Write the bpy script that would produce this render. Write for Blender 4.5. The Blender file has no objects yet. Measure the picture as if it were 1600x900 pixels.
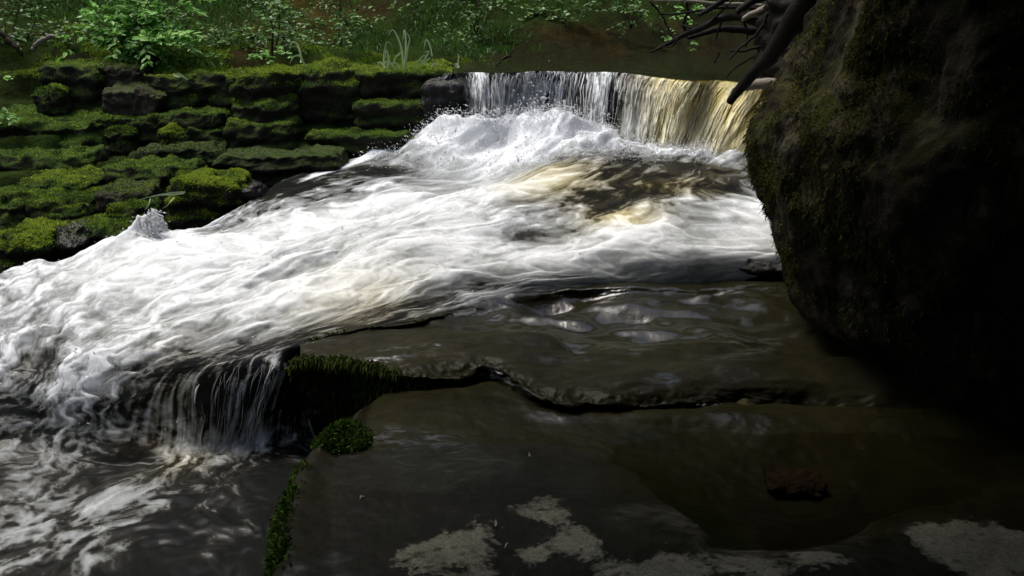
import bpy, bmesh, math, random
import numpy as np
from mathutils import Vector

# ------------------------------------------------------------------ camera
PITCH = math.radians(18.0)
CAMZ = 1.70
FPX = 1386.0            # focal length in photo pixels (1600 wide)
sc = bpy.context.scene
cam_d = bpy.data.cameras.new("camera")
cam = bpy.data.objects.new("camera", cam_d)
sc.collection.objects.link(cam)
cam.location = (0, 0, CAMZ)
cam.rotation_euler = (math.pi / 2 - PITCH, 0, 0)
cam_d.sensor_width = 36.0
cam_d.lens = 36.0 * FPX / 1600.0
cam_d.clip_end = 300
cam_d.clip_start = 0.02
sc.camera = cam

# ------------------------------------------------------------------ sky, sun, exposure
SUN_EL, SUN_AZ = math.radians(66), math.radians(-62)   # azimuth from +Y towards +X
world = bpy.data.worlds.new("World")
sc.world = world
world.use_nodes = True
wn = world.node_tree.nodes
wl = world.node_tree.links
bg = wn["Background"]
sky = wn.new("ShaderNodeTexSky")
sky.sky_type = 'NISHITA'
sky.sun_disc = False
sky.sun_elevation = SUN_EL
sky.sun_rotation = SUN_AZ
sky.dust_density = 4.0
sky.air_density = 1.0
sky.ozone_density = 0.6
wl.new(sky.outputs[0], bg.inputs[0])
bg.inputs[1].default_value = 0.10
sun_d = bpy.data.lights.new("sun", 'SUN')
sun_d.energy = 1.25
sun_d.angle = math.radians(28)
sun_d.color = (1.0, 0.975, 0.93)
sun = bpy.data.objects.new("sun", sun_d)
sc.collection.objects.link(sun)
sdir = Vector((math.sin(SUN_AZ) * math.cos(SUN_EL), math.cos(SUN_AZ) * math.cos(SUN_EL), math.sin(SUN_EL)))
sun.rotation_euler = sdir.to_track_quat('Z', 'Y').to_euler()
sc.view_settings.view_transform = 'Standard'
sc.view_settings.look = 'None'
sc.view_settings.gamma = 1.0
sc.view_settings.use_curve_mapping = False
sc.view_settings.exposure = 1.2
sc.render.engine = 'CYCLES'
sc.cycles.use_denoising = True
sc.cycles.max_bounces = 6
sc.cycles.diffuse_bounces = 3
sc.cycles.glossy_bounces = 3
sc.cycles.transparent_max_bounces = 6
sc.cycles.caustics_reflective = False
sc.cycles.caustics_refractive = False

rng = np.random.default_rng(7)
random.seed(7)
COL = sc.collection
CP, SP = math.cos(PITCH), math.sin(PITCH)

# ------------------------------------------------------------------ measuring helpers
def P(px, py, z=None, y=None):
    """world point on the sight line of a photo pixel, at a known height or distance"""
    a = (px - 800.0) / FPX
    b = (450.0 - py) / FPX
    d = np.array([a, CP + SP * b, -SP + CP * b])
    t = (z - CAMZ) / d[2] if z is not None else y / d[1]
    return np.array([0, 0, CAMZ]) + d * t

# ------------------------------------------------------------------ noise
_pr = np.random.default_rng(11)
_perm = np.concatenate([_pr.permutation(256)] * 3)
_grad = _pr.normal(size=(256, 3)); _grad /= np.linalg.norm(_grad, axis=1)[:, None]

def pn(x, y, z=0.0):
    x, y, z = np.broadcast_arrays(np.asarray(x, float), np.asarray(y, float), np.asarray(z, float))
    xi, yi, zi = np.floor(x).astype(int), np.floor(y).astype(int), np.floor(z).astype(int)
    fx, fy, fz = x - xi, y - yi, z - zi
    w = lambda t: t * t * t * (t * (t * 6 - 15) + 10)
    u, v, s = w(fx), w(fy), w(fz)
    out = 0.0
    for dx in (0, 1):
        wx = u if dx else 1 - u
        for dy in (0, 1):
            wy = v if dy else 1 - v
            for dz in (0, 1):
                wz = s if dz else 1 - s
                h = _perm[_perm[_perm[(xi + dx) & 255] + ((yi + dy) & 255)] + ((zi + dz) & 255)]
                g = _grad[h]
                out = out + wx * wy * wz * (g[..., 0] * (fx - dx) + g[..., 1] * (fy - dy) + g[..., 2] * (fz - dz))
    return out * 1.7

def fbm(x, y, z=0.0, o=4, gain=0.5):
    a, s, n = 1.0, 0.0, 0.0
    x, y, z = np.asarray(x, float), np.asarray(y, float), np.asarray(z, float)
    for i in range(o):
        s = s + a * pn(x + 17.3 * i, y - 9.1 * i, z + 5.7 * i)
        n += a
        a *= gain
        x, y, z = x * 2.03, y * 2.03, z * 2.03
    return s / n * 1.4

def sstep(a, b, x):
    t = np.clip((x - a) / (b - a), 0, 1)
    return t * t * (3 - 2 * t)

# ------------------------------------------------------------------ mesh helpers
def mesh_np(name, verts, faces, attrs=None, smooth=True):
    verts = np.ascontiguousarray(verts, dtype=np.float32).reshape(-1, 3)
    faces = np.ascontiguousarray(faces, dtype=np.int32)
    nf, k = faces.shape
    me = bpy.data.meshes.new(name)
    me.vertices.add(len(verts))
    me.vertices.foreach_set("co", verts.ravel())
    me.loops.add(nf * k)
    me.loops.foreach_set("vertex_index", faces.ravel())
    me.polygons.add(nf)
    me.polygons.foreach_set("loop_start", np.arange(0, nf * k, k, dtype=np.int32))
    me.polygons.foreach_set("use_smooth", np.full(nf, smooth, dtype=bool))
    me.update(calc_edges=True)
    for an, av in (attrs or {}).items():
        at = me.attributes.new(an, 'FLOAT', 'POINT')
        at.data.foreach_set("value", np.ascontiguousarray(av, dtype=np.float32).ravel())
    return me

def grid_faces(nu, nv, wrap=False):
    i = np.arange(nu - 1)[:, None]
    j = np.arange(nv if wrap else nv - 1)[None, :]
    j2 = (j + 1) % nv
    f = np.stack([i * nv + j, i * nv + j2, (i + 1) * nv + j2, (i + 1) * nv + j], -1)
    return f.reshape(-1, 4)

def link(name, me, mat, parent=None):
    o = bpy.data.objects.new(name, me)
    COL.objects.link(o)
    if mat is not None:
        me.materials.append(mat)
    if parent is not None:
        o.parent = parent
        o.matrix_parent_inverse.identity()
    return o

def tag(o, label, cat=None, group=None, kind=None):
    o["label"] = label
    if cat: o["category"] = cat
    if group: o["group"] = group
    if kind: o["kind"] = kind
    return o

def thing(name, label, cat, loc, group=None):
    o = bpy.data.objects.new(name, None)
    o.empty_display_size = 0.05
    COL.objects.link(o)
    o.location = [float(c) for c in loc]
    return tag(o, label, cat, group)

def catmull(n, k):
    """n x k interpolation weights through k control rows"""
    W = np.zeros((n, k))
    t = np.linspace(0, k - 1, n)
    for r, tt in enumerate(t):
        i = min(int(tt), k - 2); f = tt - i
        c = [(-f + 2 * f * f - f ** 3) / 2, (2 - 5 * f * f + 3 * f ** 3) / 2,
             (f + 4 * f * f - 3 * f ** 3) / 2, (-f * f + f ** 3) / 2]
        for q in range(4):
            W[r, min(max(i - 1 + q, 0), k - 1)] += c[q]
    return W

def net(ctrl, nu, nv):
    """ctrl: rows of (..., channels) -> smooth grid"""
    C = np.array(ctrl, float)
    Wu, Wv = catmull(nu, C.shape[0]), catmull(nv, C.shape[1])
    return np.einsum('ui,ijc,vj->uvc', Wu, C, Wv)

def grid_normals(G):
    du = np.gradient(G, axis=0); dv = np.gradient(G, axis=1)
    n = np.cross(du, dv)
    n /= np.linalg.norm(n, axis=-1, keepdims=True) + 1e-9
    n[n[..., 2] < 0] *= -1
    return n

def tube(pts, rad, seg=7):
    """verts, faces of a tapered tube through pts"""
    pts = np.array(pts, float); n = len(pts)
    rad = np.broadcast_to(np.asarray(rad, float), (n,))
    T = np.gradient(pts, axis=0); T /= np.linalg.norm(T, axis=1)[:, None] + 1e-9
    ref = np.array([0.13, 0.31, 0.94])
    A = np.cross(T, ref); A /= np.linalg.norm(A, axis=1)[:, None] + 1e-9
    B = np.cross(T, A)
    th = np.linspace(0, 2 * math.pi, seg, endpoint=False)
    V = pts[:, None] + rad[:, None, None] * (np.cos(th)[None, :, None] * A[:, None] + np.sin(th)[None, :, None] * B[:, None])
    F = grid_faces(n, seg, wrap=True)
    V = V.reshape(-1, 3)
    V = np.vstack([V, pts[0], pts[-1]])
    c0, c1 = len(V) - 2, len(V) - 1
    caps = []
    for j in range(seg):
        caps.append((c0, (j + 1) % seg, j, j)); caps.append((c1, (n - 1) * seg + j, (n - 1) * seg + (j + 1) % seg, (n - 1) * seg + (j + 1) % seg))
    return V, F, caps

class MB:
    """collects verts and tri faces with a per-vertex random value"""
    def __init__(s): s.v = []; s.f = []; s.r = []; s.n = 0
    def add(s, V, F, r=0.5):
        V = np.asarray(V, float).reshape(-1, 3); F = np.asarray(F, int)
        if F.shape[1] == 4:
            F = np.vstack([F[:, [0, 1, 2]], F[:, [0, 2, 3]]])
        s.v.append(V); s.f.append(F + s.n); s.r.append(np.broadcast_to(np.asarray(r, float), (len(V),))); s.n += len(V)
    def tube(s, pts, rad, seg=6, r=0.5):
        V, F, caps = tube(pts, rad, seg)
        s.add(V, F, r)
        c = np.array(caps)[:, :3]
        s.f.append(c + s.n - len(V))
    def build(s, name, mat, parent=None, smooth=True, loc=(0, 0, 0)):
        if not s.v: return None
        V = np.vstack(s.v) - np.asarray(loc, float)
        return link(name, mesh_np(name, V, np.vstack(s.f), {"rnd": np.concatenate(s.r)}, smooth), mat, parent)

# ------------------------------------------------------------------ materials
class NT:
    def __init__(s, name):
        s.m = bpy.data.materials.new(name); s.m.use_nodes = True
        s.t = s.m.node_tree; s.n = s.t.nodes; s.l = s.t.links
        s.b = s.n["Principled BSDF"]; s.out = s.n["Material Output"]
    def set(s, sock, val):
        if isinstance(val, bpy.types.NodeSocket): s.l.new(val, sock)
        else:
            if isinstance(val, tuple) and len(val) == 3 and sock.type == 'RGBA': val = (*val, 1)
            sock.default_value = val
    def p(s, **kw):
        names = dict(base="Base Color", rough="Roughness", normal="Normal", spec="Specular IOR Level", ior="IOR",
                     sss="Subsurface Weight", sssr="Subsurface Radius", coat="Coat Weight", coatr="Coat Roughness")
        for k, v in kw.items(): s.set(s.b.inputs[names[k]], v)
    def attr(s, name):
        a = s.n.new("ShaderNodeAttribute"); a.attribute_name = name; return a.outputs["Fac"]
    def coord(s, scale=(1, 1, 1)):
        c = s.n.new("ShaderNodeTexCoord"); m = s.n.new("ShaderNodeMapping")
        m.inputs["Scale"].default_value = scale
        s.l.new(c.outputs["Object"], m.inputs["Vector"]); return m.outputs[0]
    def noise(s, vec, scale, detail=4, rough=0.55, dist=0.0):
        n = s.n.new("ShaderNodeTexNoise"); s.l.new(vec, n.inputs["Vector"])
        n.inputs["Scale"].default_value = scale; n.inputs["Detail"].default_value = detail
        n.inputs["Roughness"].default_value = rough; n.inputs["Distortion"].default_value = dist
        return n.outputs["Fac"]
    def vor(s, vec, scale):
        n = s.n.new("ShaderNodeTexVoronoi"); s.l.new(vec, n.inputs["Vector"]); n.inputs["Scale"].default_value = scale
        return n.outputs["Distance"]
    def ramp(s, fac, stops, interp='LINEAR'):
        r = s.n.new("ShaderNodeValToRGB"); s.l.new(fac, r.inputs[0]); e = r.color_ramp.elements
        r.color_ramp.interpolation = interp
        while len(e) < len(stops): e.new(0.5)
        for q, (pos, c) in zip(e, stops):
            q.position = pos
            q.color = (c, c, c, 1) if isinstance(c, (int, float)) else (*c, 1)
        return r.outputs[0]
    def math(s, op, a, b=0.0, clamp=False):
        m = s.n.new("ShaderNodeMath"); m.operation = op; m.use_clamp = clamp
        s.set(m.inputs[0], a); s.set(m.inputs[1], b); return m.outputs[0]
    def mix(s, fac, a, b):
        m = s.n.new("ShaderNodeMix"); m.data_type = 'RGBA'
        s.set(m.inputs[0], fac)
        for i, v in ((6, a), (7, b)):
            s.set(m.inputs[i], v if isinstance(v, bpy.types.NodeSocket) else ((*v, 1) if len(v) == 3 else v))
        return m.outputs[2]
    def bump(s, h, dist=0.01, strength=1.0, normal=None):
        b = s.n.new("ShaderNodeBump"); s.l.new(h, b.inputs["Height"])
        b.inputs["Distance"].default_value = dist; b.inputs["Strength"].default_value = strength
        if normal is not None: s.l.new(normal, b.inputs["Normal"])
        return b.outputs[0]
    def up(s):
        g = s.n.new("ShaderNodeNewGeometry"); x = s.n.new("ShaderNodeSeparateXYZ")
        s.l.new(g.outputs["Normal"], x.inputs[0]); return x.outputs[2]

def mat_foamwater(name, dark=(0.010, 0.0105, 0.010)):
    t = NT(name)
    f, tint = t.attr("foam"), t.attr("tint")
    v = t.coord()
    fine = t.noise(v, 55, 7, 0.72)
    ff = t.math('ADD', f, t.math('MULTIPLY', t.math('MULTIPLY', t.math('SUBTRACT', fine, 0.5), 0.28), t.math('MULTIPLY', f, 2.2, True)))
    white = t.ramp(ff, [(0.0, dark), (0.22, (0.024, 0.024, 0.019)), (0.42, (0.11, 0.114, 0.108)), (0.70, (0.28, 0.297, 0.297)), (1.0, (0.65, 0.675, 0.69))])
    tan = t.ramp(ff, [(0.0, (0.02, 0.016, 0.006)), (0.22, (0.07, 0.055, 0.016)), (0.42, (0.29, 0.23, 0.06)), (0.68, (0.52, 0.44, 0.17)), (0.98, (0.76, 0.72, 0.48))])
    col = t.mix(tint, white, tan)
    rough = t.ramp(ff, [(0.15, 0.10), (0.6, 0.55)])
    bmp = t.bump(t.noise(v, 75, 5, 0.7), 0.004, 0.18)
    t.p(base=col, rough=rough, normal=bmp, ior=1.33, spec=0.13, sss=t.math('MULTIPLY', f, 0.35), sssr=(0.03, 0.03, 0.03))
    t.b.inputs['Subsurface Scale'].default_value = 1.0
    return t.m

def mat_pool(name, base=(0.014, 0.013, 0.007)):
    t = NT(name); v = t.coord((1, 2.2, 1))
    n = t.noise(v, 5, 3, 0.5)
    t.p(base=base, rough=0.06, ior=1.33, normal=t.bump(n, 0.02, 0.25))
    return t.m

def mat_bedrock():
    """wet dark sandstone; 'dry' paints the pale lichen-crusted dry part, 'alg' the brown-green algae film"""
    t = NT("wet_bedrock"); v = t.coord()
    dry, alg = t.attr("dry"), t.attr("alg")
    n1 = t.noise(v, 7, 6, 0.6); n2 = t.noise(v, 45, 5, 0.65); n3 = t.noise(v, 5.5, 9, 0.72, 0.6)
    grey = t.mix(n2, (0.008, 0.0080, 0.0068), (0.028, 0.0275, 0.0245))
    green = t.mix(n1, (0.009, 0.0092, 0.003), (0.027, 0.0245, 0.008))
    col = t.mix(t.math('ADD', t.math('MULTIPLY', alg, 0.6), 0.35), grey, green)
    pat = t.math('ADD', dry, t.math('MULTIPLY', t.math('SUBTRACT', n3, 0.5), 2.8))
    pat = t.math('ADD', pat, t.math('MULTIPLY', t.math('SUBTRACT', n2, 0.5), 0.9))
    spots = t.ramp(t.vor(v, 17), [(0.14, 0.0), (0.24, 1.0)])
    patf = t.math('MULTIPLY', t.ramp(pat, [(0.56, 0.0), (0.68, 0.55), (0.84, 1.0)]), t.math('ADD', t.math('MULTIPLY', spots, 0.5), 0.5))
    lich = t.mix(n2, (0.12, 0.117, 0.080), (0.30, 0.29, 0.21))
    col = t.mix(patf, col, lich)
    grain = t.ramp(t.noise(v, 160, 4, 0.7), [(0.32, 0.45), (0.68, 1.6)])
    col = t.mix(0.75, col, grain); col.node.blend_type = 'MULTIPLY'
    grime = t.ramp(t.noise(v, 2.6, 8, 0.7, 0.8), [(0.38, 0.55), (0.62, 1.0)])
    col = t.mix(1.0, col, grime); col.node.blend_type = 'MULTIPLY'
    rough = t.mix(dry, (0.34,) * 3, (0.62,) * 3)
    rough = t.mix(n1, rough, t.mix(dry, (0.42,) * 3, (0.75,) * 3))
    rough = t.mix(t.attr('wet'), rough, (0.07,) * 3)
    b = t.bump(t.noise(v, 130, 4, 0.7), 0.002, 0.35)
    b = t.bump(n2, 0.004, 0.35, b)
    t.p(base=col, rough=rough, normal=b, spec=t.mix(t.attr('wet'), (0.06,) * 3, (0.55,) * 3))
    return t.m

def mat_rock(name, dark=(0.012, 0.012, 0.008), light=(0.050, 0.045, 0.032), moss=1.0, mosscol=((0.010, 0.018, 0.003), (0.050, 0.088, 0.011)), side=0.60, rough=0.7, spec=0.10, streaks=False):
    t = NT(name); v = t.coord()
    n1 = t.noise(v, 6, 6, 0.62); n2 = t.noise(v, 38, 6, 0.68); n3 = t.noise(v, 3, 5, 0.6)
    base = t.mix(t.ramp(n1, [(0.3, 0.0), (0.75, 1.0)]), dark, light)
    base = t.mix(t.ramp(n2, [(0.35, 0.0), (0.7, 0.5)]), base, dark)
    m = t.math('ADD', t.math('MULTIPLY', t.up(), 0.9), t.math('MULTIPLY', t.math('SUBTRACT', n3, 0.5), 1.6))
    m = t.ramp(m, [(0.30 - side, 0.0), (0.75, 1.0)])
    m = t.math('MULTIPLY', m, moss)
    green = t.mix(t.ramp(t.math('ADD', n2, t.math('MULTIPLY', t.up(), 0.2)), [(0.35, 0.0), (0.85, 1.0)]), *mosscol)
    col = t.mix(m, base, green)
    if streaks:
        vs = t.coord((1.0, 1.0, 0.32)); ns = t.noise(vs, 7, 7, 0.66, 0.6)
        col = t.mix(t.ramp(ns, [(0.52, 0.0), (0.66, 0.75)]), col, t.mix(n2, (0.035, 0.030, 0.020), (0.12, 0.105, 0.072)))
        col = t.mix(t.ramp(t.noise(vs, 3, 6, 0.7, 1.0), [(0.50, 0.0), (0.53, 0.9), (0.56, 0.0)]), col, (0.003, 0.003, 0.002))
    b = t.bump(n2, 0.02, 0.7); b = t.bump(n1, 0.05, 0.6, b)
    t.p(base=col, rough=t.mix(m, (rough,) * 3, (0.95,) * 3), normal=b, spec=spec)
    return t.m

def mat_leaf(name, stops, trans=0.35, rough=0.45):
    t = NT(name)
    r = t.attr("rnd")
    col = t.ramp(r, stops)
    t.p(base=col, rough=rough, spec=0.35 if rough < .6 else 0.05)
    tr = t.n.new("ShaderNodeBsdfTranslucent"); t.l.new(col, tr.inputs[0])
    mx = t.n.new("ShaderNodeMixShader"); mx.inputs[0].default_value = trans
    t.l.new(t.b.outputs[0], mx.inputs[1]); t.l.new(tr.outputs[0], mx.inputs[2]); t.l.new(mx.outputs[0], t.out.inputs[0])
    return t.m

def mat_wood(name, a, b, rough=0.7):
    t = NT(name); v = t.coord()
    n = t.noise(v, 14, 6, 0.65, 1.0); n2 = t.noise(v, 80, 3, 0.6)
    t.p(base=t.mix(n, a, b), rough=rough, spec=0.12, normal=t.bump(n2, 0.006, 0.8))
    return t.m

def mat_soil():
    t = NT("forest_soil"); v = t.coord()
    n1 = t.noise(v, 2.2, 6, 0.62); n2 = t.noise(v, 30, 6, 0.7); n3 = t.noise(v, 1.1, 5, 0.6)
    lit = t.attr("litter")
    soil = t.mix(n2, (0.006, 0.005, 0.003), (0.026, 0.019, 0.011))
    litter = t.mix(n2, (0.03, 0.018, 0.006), (0.16, 0.085, 0.025))
    col = t.mix(lit, soil, litter)
    g = t.math('MULTIPLY', t.ramp(n3, [(0.36, 0.1), (0.56, 1.0)]), t.attr("green"))
    col = t.mix(g, col, t.mix(n2, (0.008, 0.016, 0.004), (0.035, 0.06, 0.010)))
    t.p(base=col, rough=0.95, normal=t.bump(n2, 0.04, 0.9), spec=0.02)
    return t.m

def mat_plain_white(name, col=(0.84, 0.86, 0.88), rough=0.25):
    t = NT(name)
    t.p(base=(*col, 1), rough=rough, ior=1.33)
    return t.m

M_WATER = mat_foamwater("white_water")
M_FALL = mat_foamwater("falling_water", dark=(0.022, 0.023, 0.025))
M_POOL = mat_pool("peaty_pool_water")
M_BED = mat_bedrock()
M_ROCK = mat_rock("mossy_stone")
M_LOWMOSS = mat_rock("thinly_mossed_stone", dark=(0.005, 0.005, 0.0035), light=(0.018, 0.017, 0.011), moss=0.65, side=0.2, rough=0.5, spec=0.12)
M_WET = mat_rock("wet_dark_stone", moss=0.0, rough=0.25, light=(0.016, 0.015, 0.013), spec=0.35)
M_BARE = mat_rock("bare_brown_stone", dark=(0.03, 0.025, 0.018), light=(0.085, 0.07, 0.05), moss=0.55, side=0.0)
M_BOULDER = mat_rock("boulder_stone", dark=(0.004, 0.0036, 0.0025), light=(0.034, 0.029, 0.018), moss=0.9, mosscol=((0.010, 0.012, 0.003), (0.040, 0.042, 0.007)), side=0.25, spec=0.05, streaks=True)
M_CLIFF = mat_rock("cliff_stone", dark=(0.012, 0.011, 0.009), light=(0.05, 0.045, 0.038), moss=0.4)
M_MOSS = mat_leaf("bright_moss", [(0.0, (0.005, 0.010, 0.002)), (0.35, (0.040, 0.082, 0.012)), (0.70, (0.14, 0.215, 0.026)), (1.0, (0.30, 0.39, 0.05))], 0.25, 0.8)
M_MOSSD = mat_leaf("dark_moss", [(0.0, (0.006, 0.011, 0.002)), (0.5, (0.022, 0.036, 0.006)), (1.0, (0.055, 0.075, 0.012))], 0.25, 0.8)
M_MOSSB = mat_leaf("brownish_moss", [(0.0, (0.010, 0.010, 0.003)), (0.6, (0.035, 0.036, 0.008)), (1.0, (0.085, 0.090, 0.014))], 0.25, 0.8)
M_GRASS = mat_leaf("grass_blades", [(0.0, (0.02, 0.055, 0.009)), (0.6, (0.075, 0.17, 0.025)), (1.0, (0.18, 0.30, 0.06))], 0.35, 0.5)
M_SEDGE = mat_leaf("pale_sedge", [(0.0, (0.24, 0.36, 0.15)), (1.0, (0.55, 0.66, 0.40))], 0.3, 0.4)
M_LEAF = mat_leaf("bright_shrub_leaves", [(0.0, (0.07, 0.19, 0.028)), (0.5, (0.20, 0.43, 0.08)), (1.0, (0.40, 0.64, 0.22))], 0.45, 0.42)
M_LEAFD = mat_leaf("dull_shrub_leaves", [(0.0, (0.022, 0.065, 0.010)), (0.5, (0.085, 0.19, 0.034)), (1.0, (0.22, 0.37, 0.11))], 0.3, 0.42)
M_TWIG = mat_wood("brown_twigs", (0.02, 0.014, 0.008), (0.07, 0.05, 0.03))
M_DEAD = mat_wood("shaded_dead_wood", (0.002, 0.0018, 0.0015), (0.012, 0.010, 0.007))  # near-black because canopy shade is put into the wood colour
M_PALE = mat_wood("pale_barkless_wood", (0.10, 0.085, 0.065), (0.26, 0.23, 0.18), 0.5)
M_SOIL = mat_soil()
M_DROP = mat_leaf("spray_drops", [(0.0, (0.82, 0.83, 0.84)), (1.0, (0.88, 0.89, 0.90))], 0.6, 0.5)
M_FOAM = mat_plain_white("pale_foam", (0.80, 0.80, 0.82), 0.4)
M_LITTER = mat_leaf("pale_fallen_leaf", [(0.0, (0.30, 0.26, 0.14)), (1.0, (0.55, 0.52, 0.38))], 0.2, 0.5)

# ------------------------------------------------------------------ banks (one terrain sheet; unseen outer slopes raised to block low sky)
TC = np.array([
 (-9,2,5),(-9,6,6),(-9,10,8),(-9,15,12),(-9,-4,5),(-7,0,3),(-7.2,3,4),(-6,3.5,.9),(-6,5,1.2),(-6,7,1.8),(-6,10,4.5),(-6,12,9),(-6,15,12),
 (-4,3.5,.5),(-4,4.6,.66),(-4,6,.95),(-4,7,1.35),(-4,9,2.2),(-4,12,5),
 (-2.7,4.2,.40),(-2.5,5,.5),(-2.4,5.8,.62),(-2.3,6.3,.85),(-2.3,6.75,1.17),(-2.3,8,1.45),(-2,10,2.4),(-2,12,5),
 (-1.6,4.6,.38),(-1.3,5.2,.42),(-1.2,6.1,.5),(-1.2,6.75,1.15),(-1.2,7.5,1.25),(-1.2,8.5,1.5),(-1,10,2.4),
 (-.5,6.2,.35),(-.5,6.75,1.0),(-.4,7.3,1.2),(-.3,8,1.27),(0,8.6,1.45),(0,10,2.3),(0,12,5),(0,15,12),
 (.5,7,.9),(1.5,7,.9),(1,7.8,1.05),(2,8,1.0),(2.4,9,1.12),(1,8.7,1.3),(2.6,9.8,1.35),(2,11,2.6),
 (3.5,6,1.1),(3.5,8,1.3),(4.5,5,1.8),(5,8,2.2),(4,10,2.2),(4,12,5),(8,5,7),(8,10,10),(6,15,12),
 (.8,5.9,.2),(1,5.2,.2),(1,4,.0),(3,4,.2),(2,3,.0),(-1,3.6,-.3),(-2.3,3.4,-.3),(-4,2.3,.0),(0,1,-.4),(-2,1,-.5),(3,1,-.2),(6,2,1),(-5,0,.2),(0,-3,-.2),(5,-3,1)], float)

def tps(ctrl, X, Y, lam=1e-3):
    K = lambda r2: 0.5 * r2 * np.log(r2 + 1e-9)
    x, y, z = ctrl.T; n = len(x)
    A = np.zeros((n + 3, n + 3))
    A[:n, :n] = K((x[:, None] - x) ** 2 + (y[:, None] - y) ** 2) + lam * np.eye(n)
    A[:n, n:] = np.stack([np.ones(n), x, y], 1); A[n:, :n] = A[:n, n:].T
    w = np.linalg.solve(A, np.concatenate([z, np.zeros(3)]))
    out = w[n] + w[n + 1] * X + w[n + 2] * Y
    for i in range(n):
        out = out + w[i] * K((X - x[i]) ** 2 + (Y - y[i]) ** 2)
    return out

def bank_z(X, Y):
    Z = tps(TC, X, Y)
    m = sstep(-.2, -.9, X) * sstep(3.9, 4.4, Y) * sstep(7.0, 6.8, Y)
    h = .17
    q = (Z + .10 * fbm(X * 1.8, Y * 1.8, 7.0, 4) + .03 * fbm(X * 7, Y * 7, 2.0, 3)) / h
    Zt = (np.floor(q) + sstep(.45, .95, q - np.floor(q))) * h
    Z = Z * (1 - m) + Zt * m
    rough = (sstep(6.4, 7.2, Y) * 0.6 + 0.4) * (1 - .6 * m)
    return Z + rough * (0.09 * fbm(X * 1.6, Y * 1.6, 3.1, 5) + 0.02 * fbm(X * 9, Y * 9, 1.0, 3))

xs = np.concatenate([np.linspace(-9, -4.2, 60), np.linspace(-4.15, 3.4, 270), np.linspace(3.45, 9, 60)])
ys = np.concatenate([np.linspace(-4, 3.2, 50), np.linspace(3.25, 9.6, 300), np.linspace(9.7, 15, 50)])
YY, XX = np.meshgrid(ys, xs, indexing='ij')
ZZ = bank_z(XX, YY)
lit = np.exp(-(((XX + 2.2) / 0.7) ** 2 + ((YY - 8.6) / 1.3) ** 2)) * 1.2
lit = np.maximum(lit, 0.25 * sstep(0, .4, fbm(XX * 1.3, YY * 1.3, 9.0)))
green = sstep(1.14, 1.24, ZZ) * (1 - 0.75 * sstep(-.6, .2, XX) * (1 - sstep(1.42, 1.55, ZZ)))
rim = sstep(-.2, -.9, XX) * sstep(3.6, 4.2, YY) * sstep(7.1, 6.8, YY)
green = np.maximum(green, rim * 1.0); lit = lit * (1 - rim)
BANKG = np.stack([XX, YY, ZZ], -1); RIM = rim
bank = link("bank", mesh_np("bank", np.stack([XX, YY, ZZ], -1), grid_faces(*XX.shape), {"litter": lit, "green": green}), M_SOIL)
tag(bank, "dark earthy wooded bank rising behind the stream", kind="structure")

# ------------------------------------------------------------------ water: upstream pool
pool_rows = []
for (py, zz) in ((60, 1.225), (84, 1.225), (95, 1.222), (104, 1.220), (112, 1.215)):
    pass
px_l = [676, 690, 708, 740, 790, 840, 900, 965, 1030, 1080, 1125, 1180, 1240, 1330]
lip_py = [117, 116, 114, 113, 114, 111, 112, 113, 121, 126, 125, 131, 134, 138]
lip_z = [1.19, 1.195, 1.205, 1.21, 1.21, 1.215, 1.21, 1.205, 1.20, 1.19, 1.19, 1.18, 1.17, 1.16]
lip_z = [z_ + d_ for z_, d_ in zip(lip_z, (0, 0, .01, -.02, .012, .02, -.015, .012, -.012, .01, -.015, 0, 0, 0))]
LIP = np.array([P(a, b, z=c) for a, b, c in zip(px_l, lip_py, lip_z)])
for f in (0, .12, .3, .6, 1.0):
    row = []
    for L in LIP:
        far = np.array([L[0] * 1.75 - 0.2, 10.2, 1.225])
        p = L * (1 - f) + far * f
        p[2] = L[2] + (1.225 - L[2]) * min(1, f * 6)
        row.append(p)
    pool_rows.append(row)
G = net(pool_rows, 160, 260)
G[..., 2] += 0.004 * fbm(G[..., 0] * 5, G[..., 1] * 9, 0, 3) * sstep(0, 12, np.arange(160))[:, None]
pool = link("stream_pool", mesh_np("stream_pool", G, grid_faces(160, 260)), M_POOL)
tag(pool, "calm dark peaty water of the pool above the fall", kind="structure")

# ------------------------------------------------------------------ water: the fall
px_b = [655, 668, 698, 742, 785, 832, 890, 950, 1005, 1040, 1068, 1115, 1175, 1270]
py_b = [236, 240, 238, 236, 238, 240, 244, 246, 250, 252, 256, 262, 268, 276]
z_b = [.60, .62, .64, .66, .67, .67, .67, .67, .67, .67, .67, .66, .66, .64]
BASE = np.array([P(a, b, z=c) for a, b, c in zip(px_b, py_b, z_b)])
NU, NV = 150, 760
Wv = catmull(NV, len(LIP))
L, B = Wv @ LIP, Wv @ BASE
pxv = Wv @ np.array(px_l, float)
tau = np.linspace(0, 1, NU)[:, None]
chute = sstep(945, 1095, pxv)[None, :]
expo = 2.1 - 0.65 * chute
Gf = np.empty((NU, NV, 3))
Gf[..., :2] = L[None, :, :2] + (B - L)[None, :, :2] * tau[..., None]
Gf[..., 2] = L[None, :, 2] + (B - L)[None, :, 2] * tau ** expo
vm = np.concatenate([[0], np.cumsum(np.linalg.norm(np.diff(L, axis=0), axis=1))])[None, :] + 0 * tau
dn = tau + 0 * vm
lean = vm + 0.10 * dn * chute
strand = fbm((lean + .02 * fbm(lean * 4, dn * 3, 91.0, 3)) * 22, dn * 1.5, 1.3, 4, 0.6)
strand2 = fbm(lean * 70, dn * 2.6, 4.3, 3, 0.6)
lump = fbm(lean * 7, dn * 2.6, 7.7, 4)
thick = fbm(vm * 3.2, .3 * dn, 51.0, 3)
push = (0.030 * strand + 0.012 * strand2 + 0.055 * lump * dn + .07 * thick * (1 - .6 * chute)) * sstep(0, .12, tau)
Gf[..., 1] -= push
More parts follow.
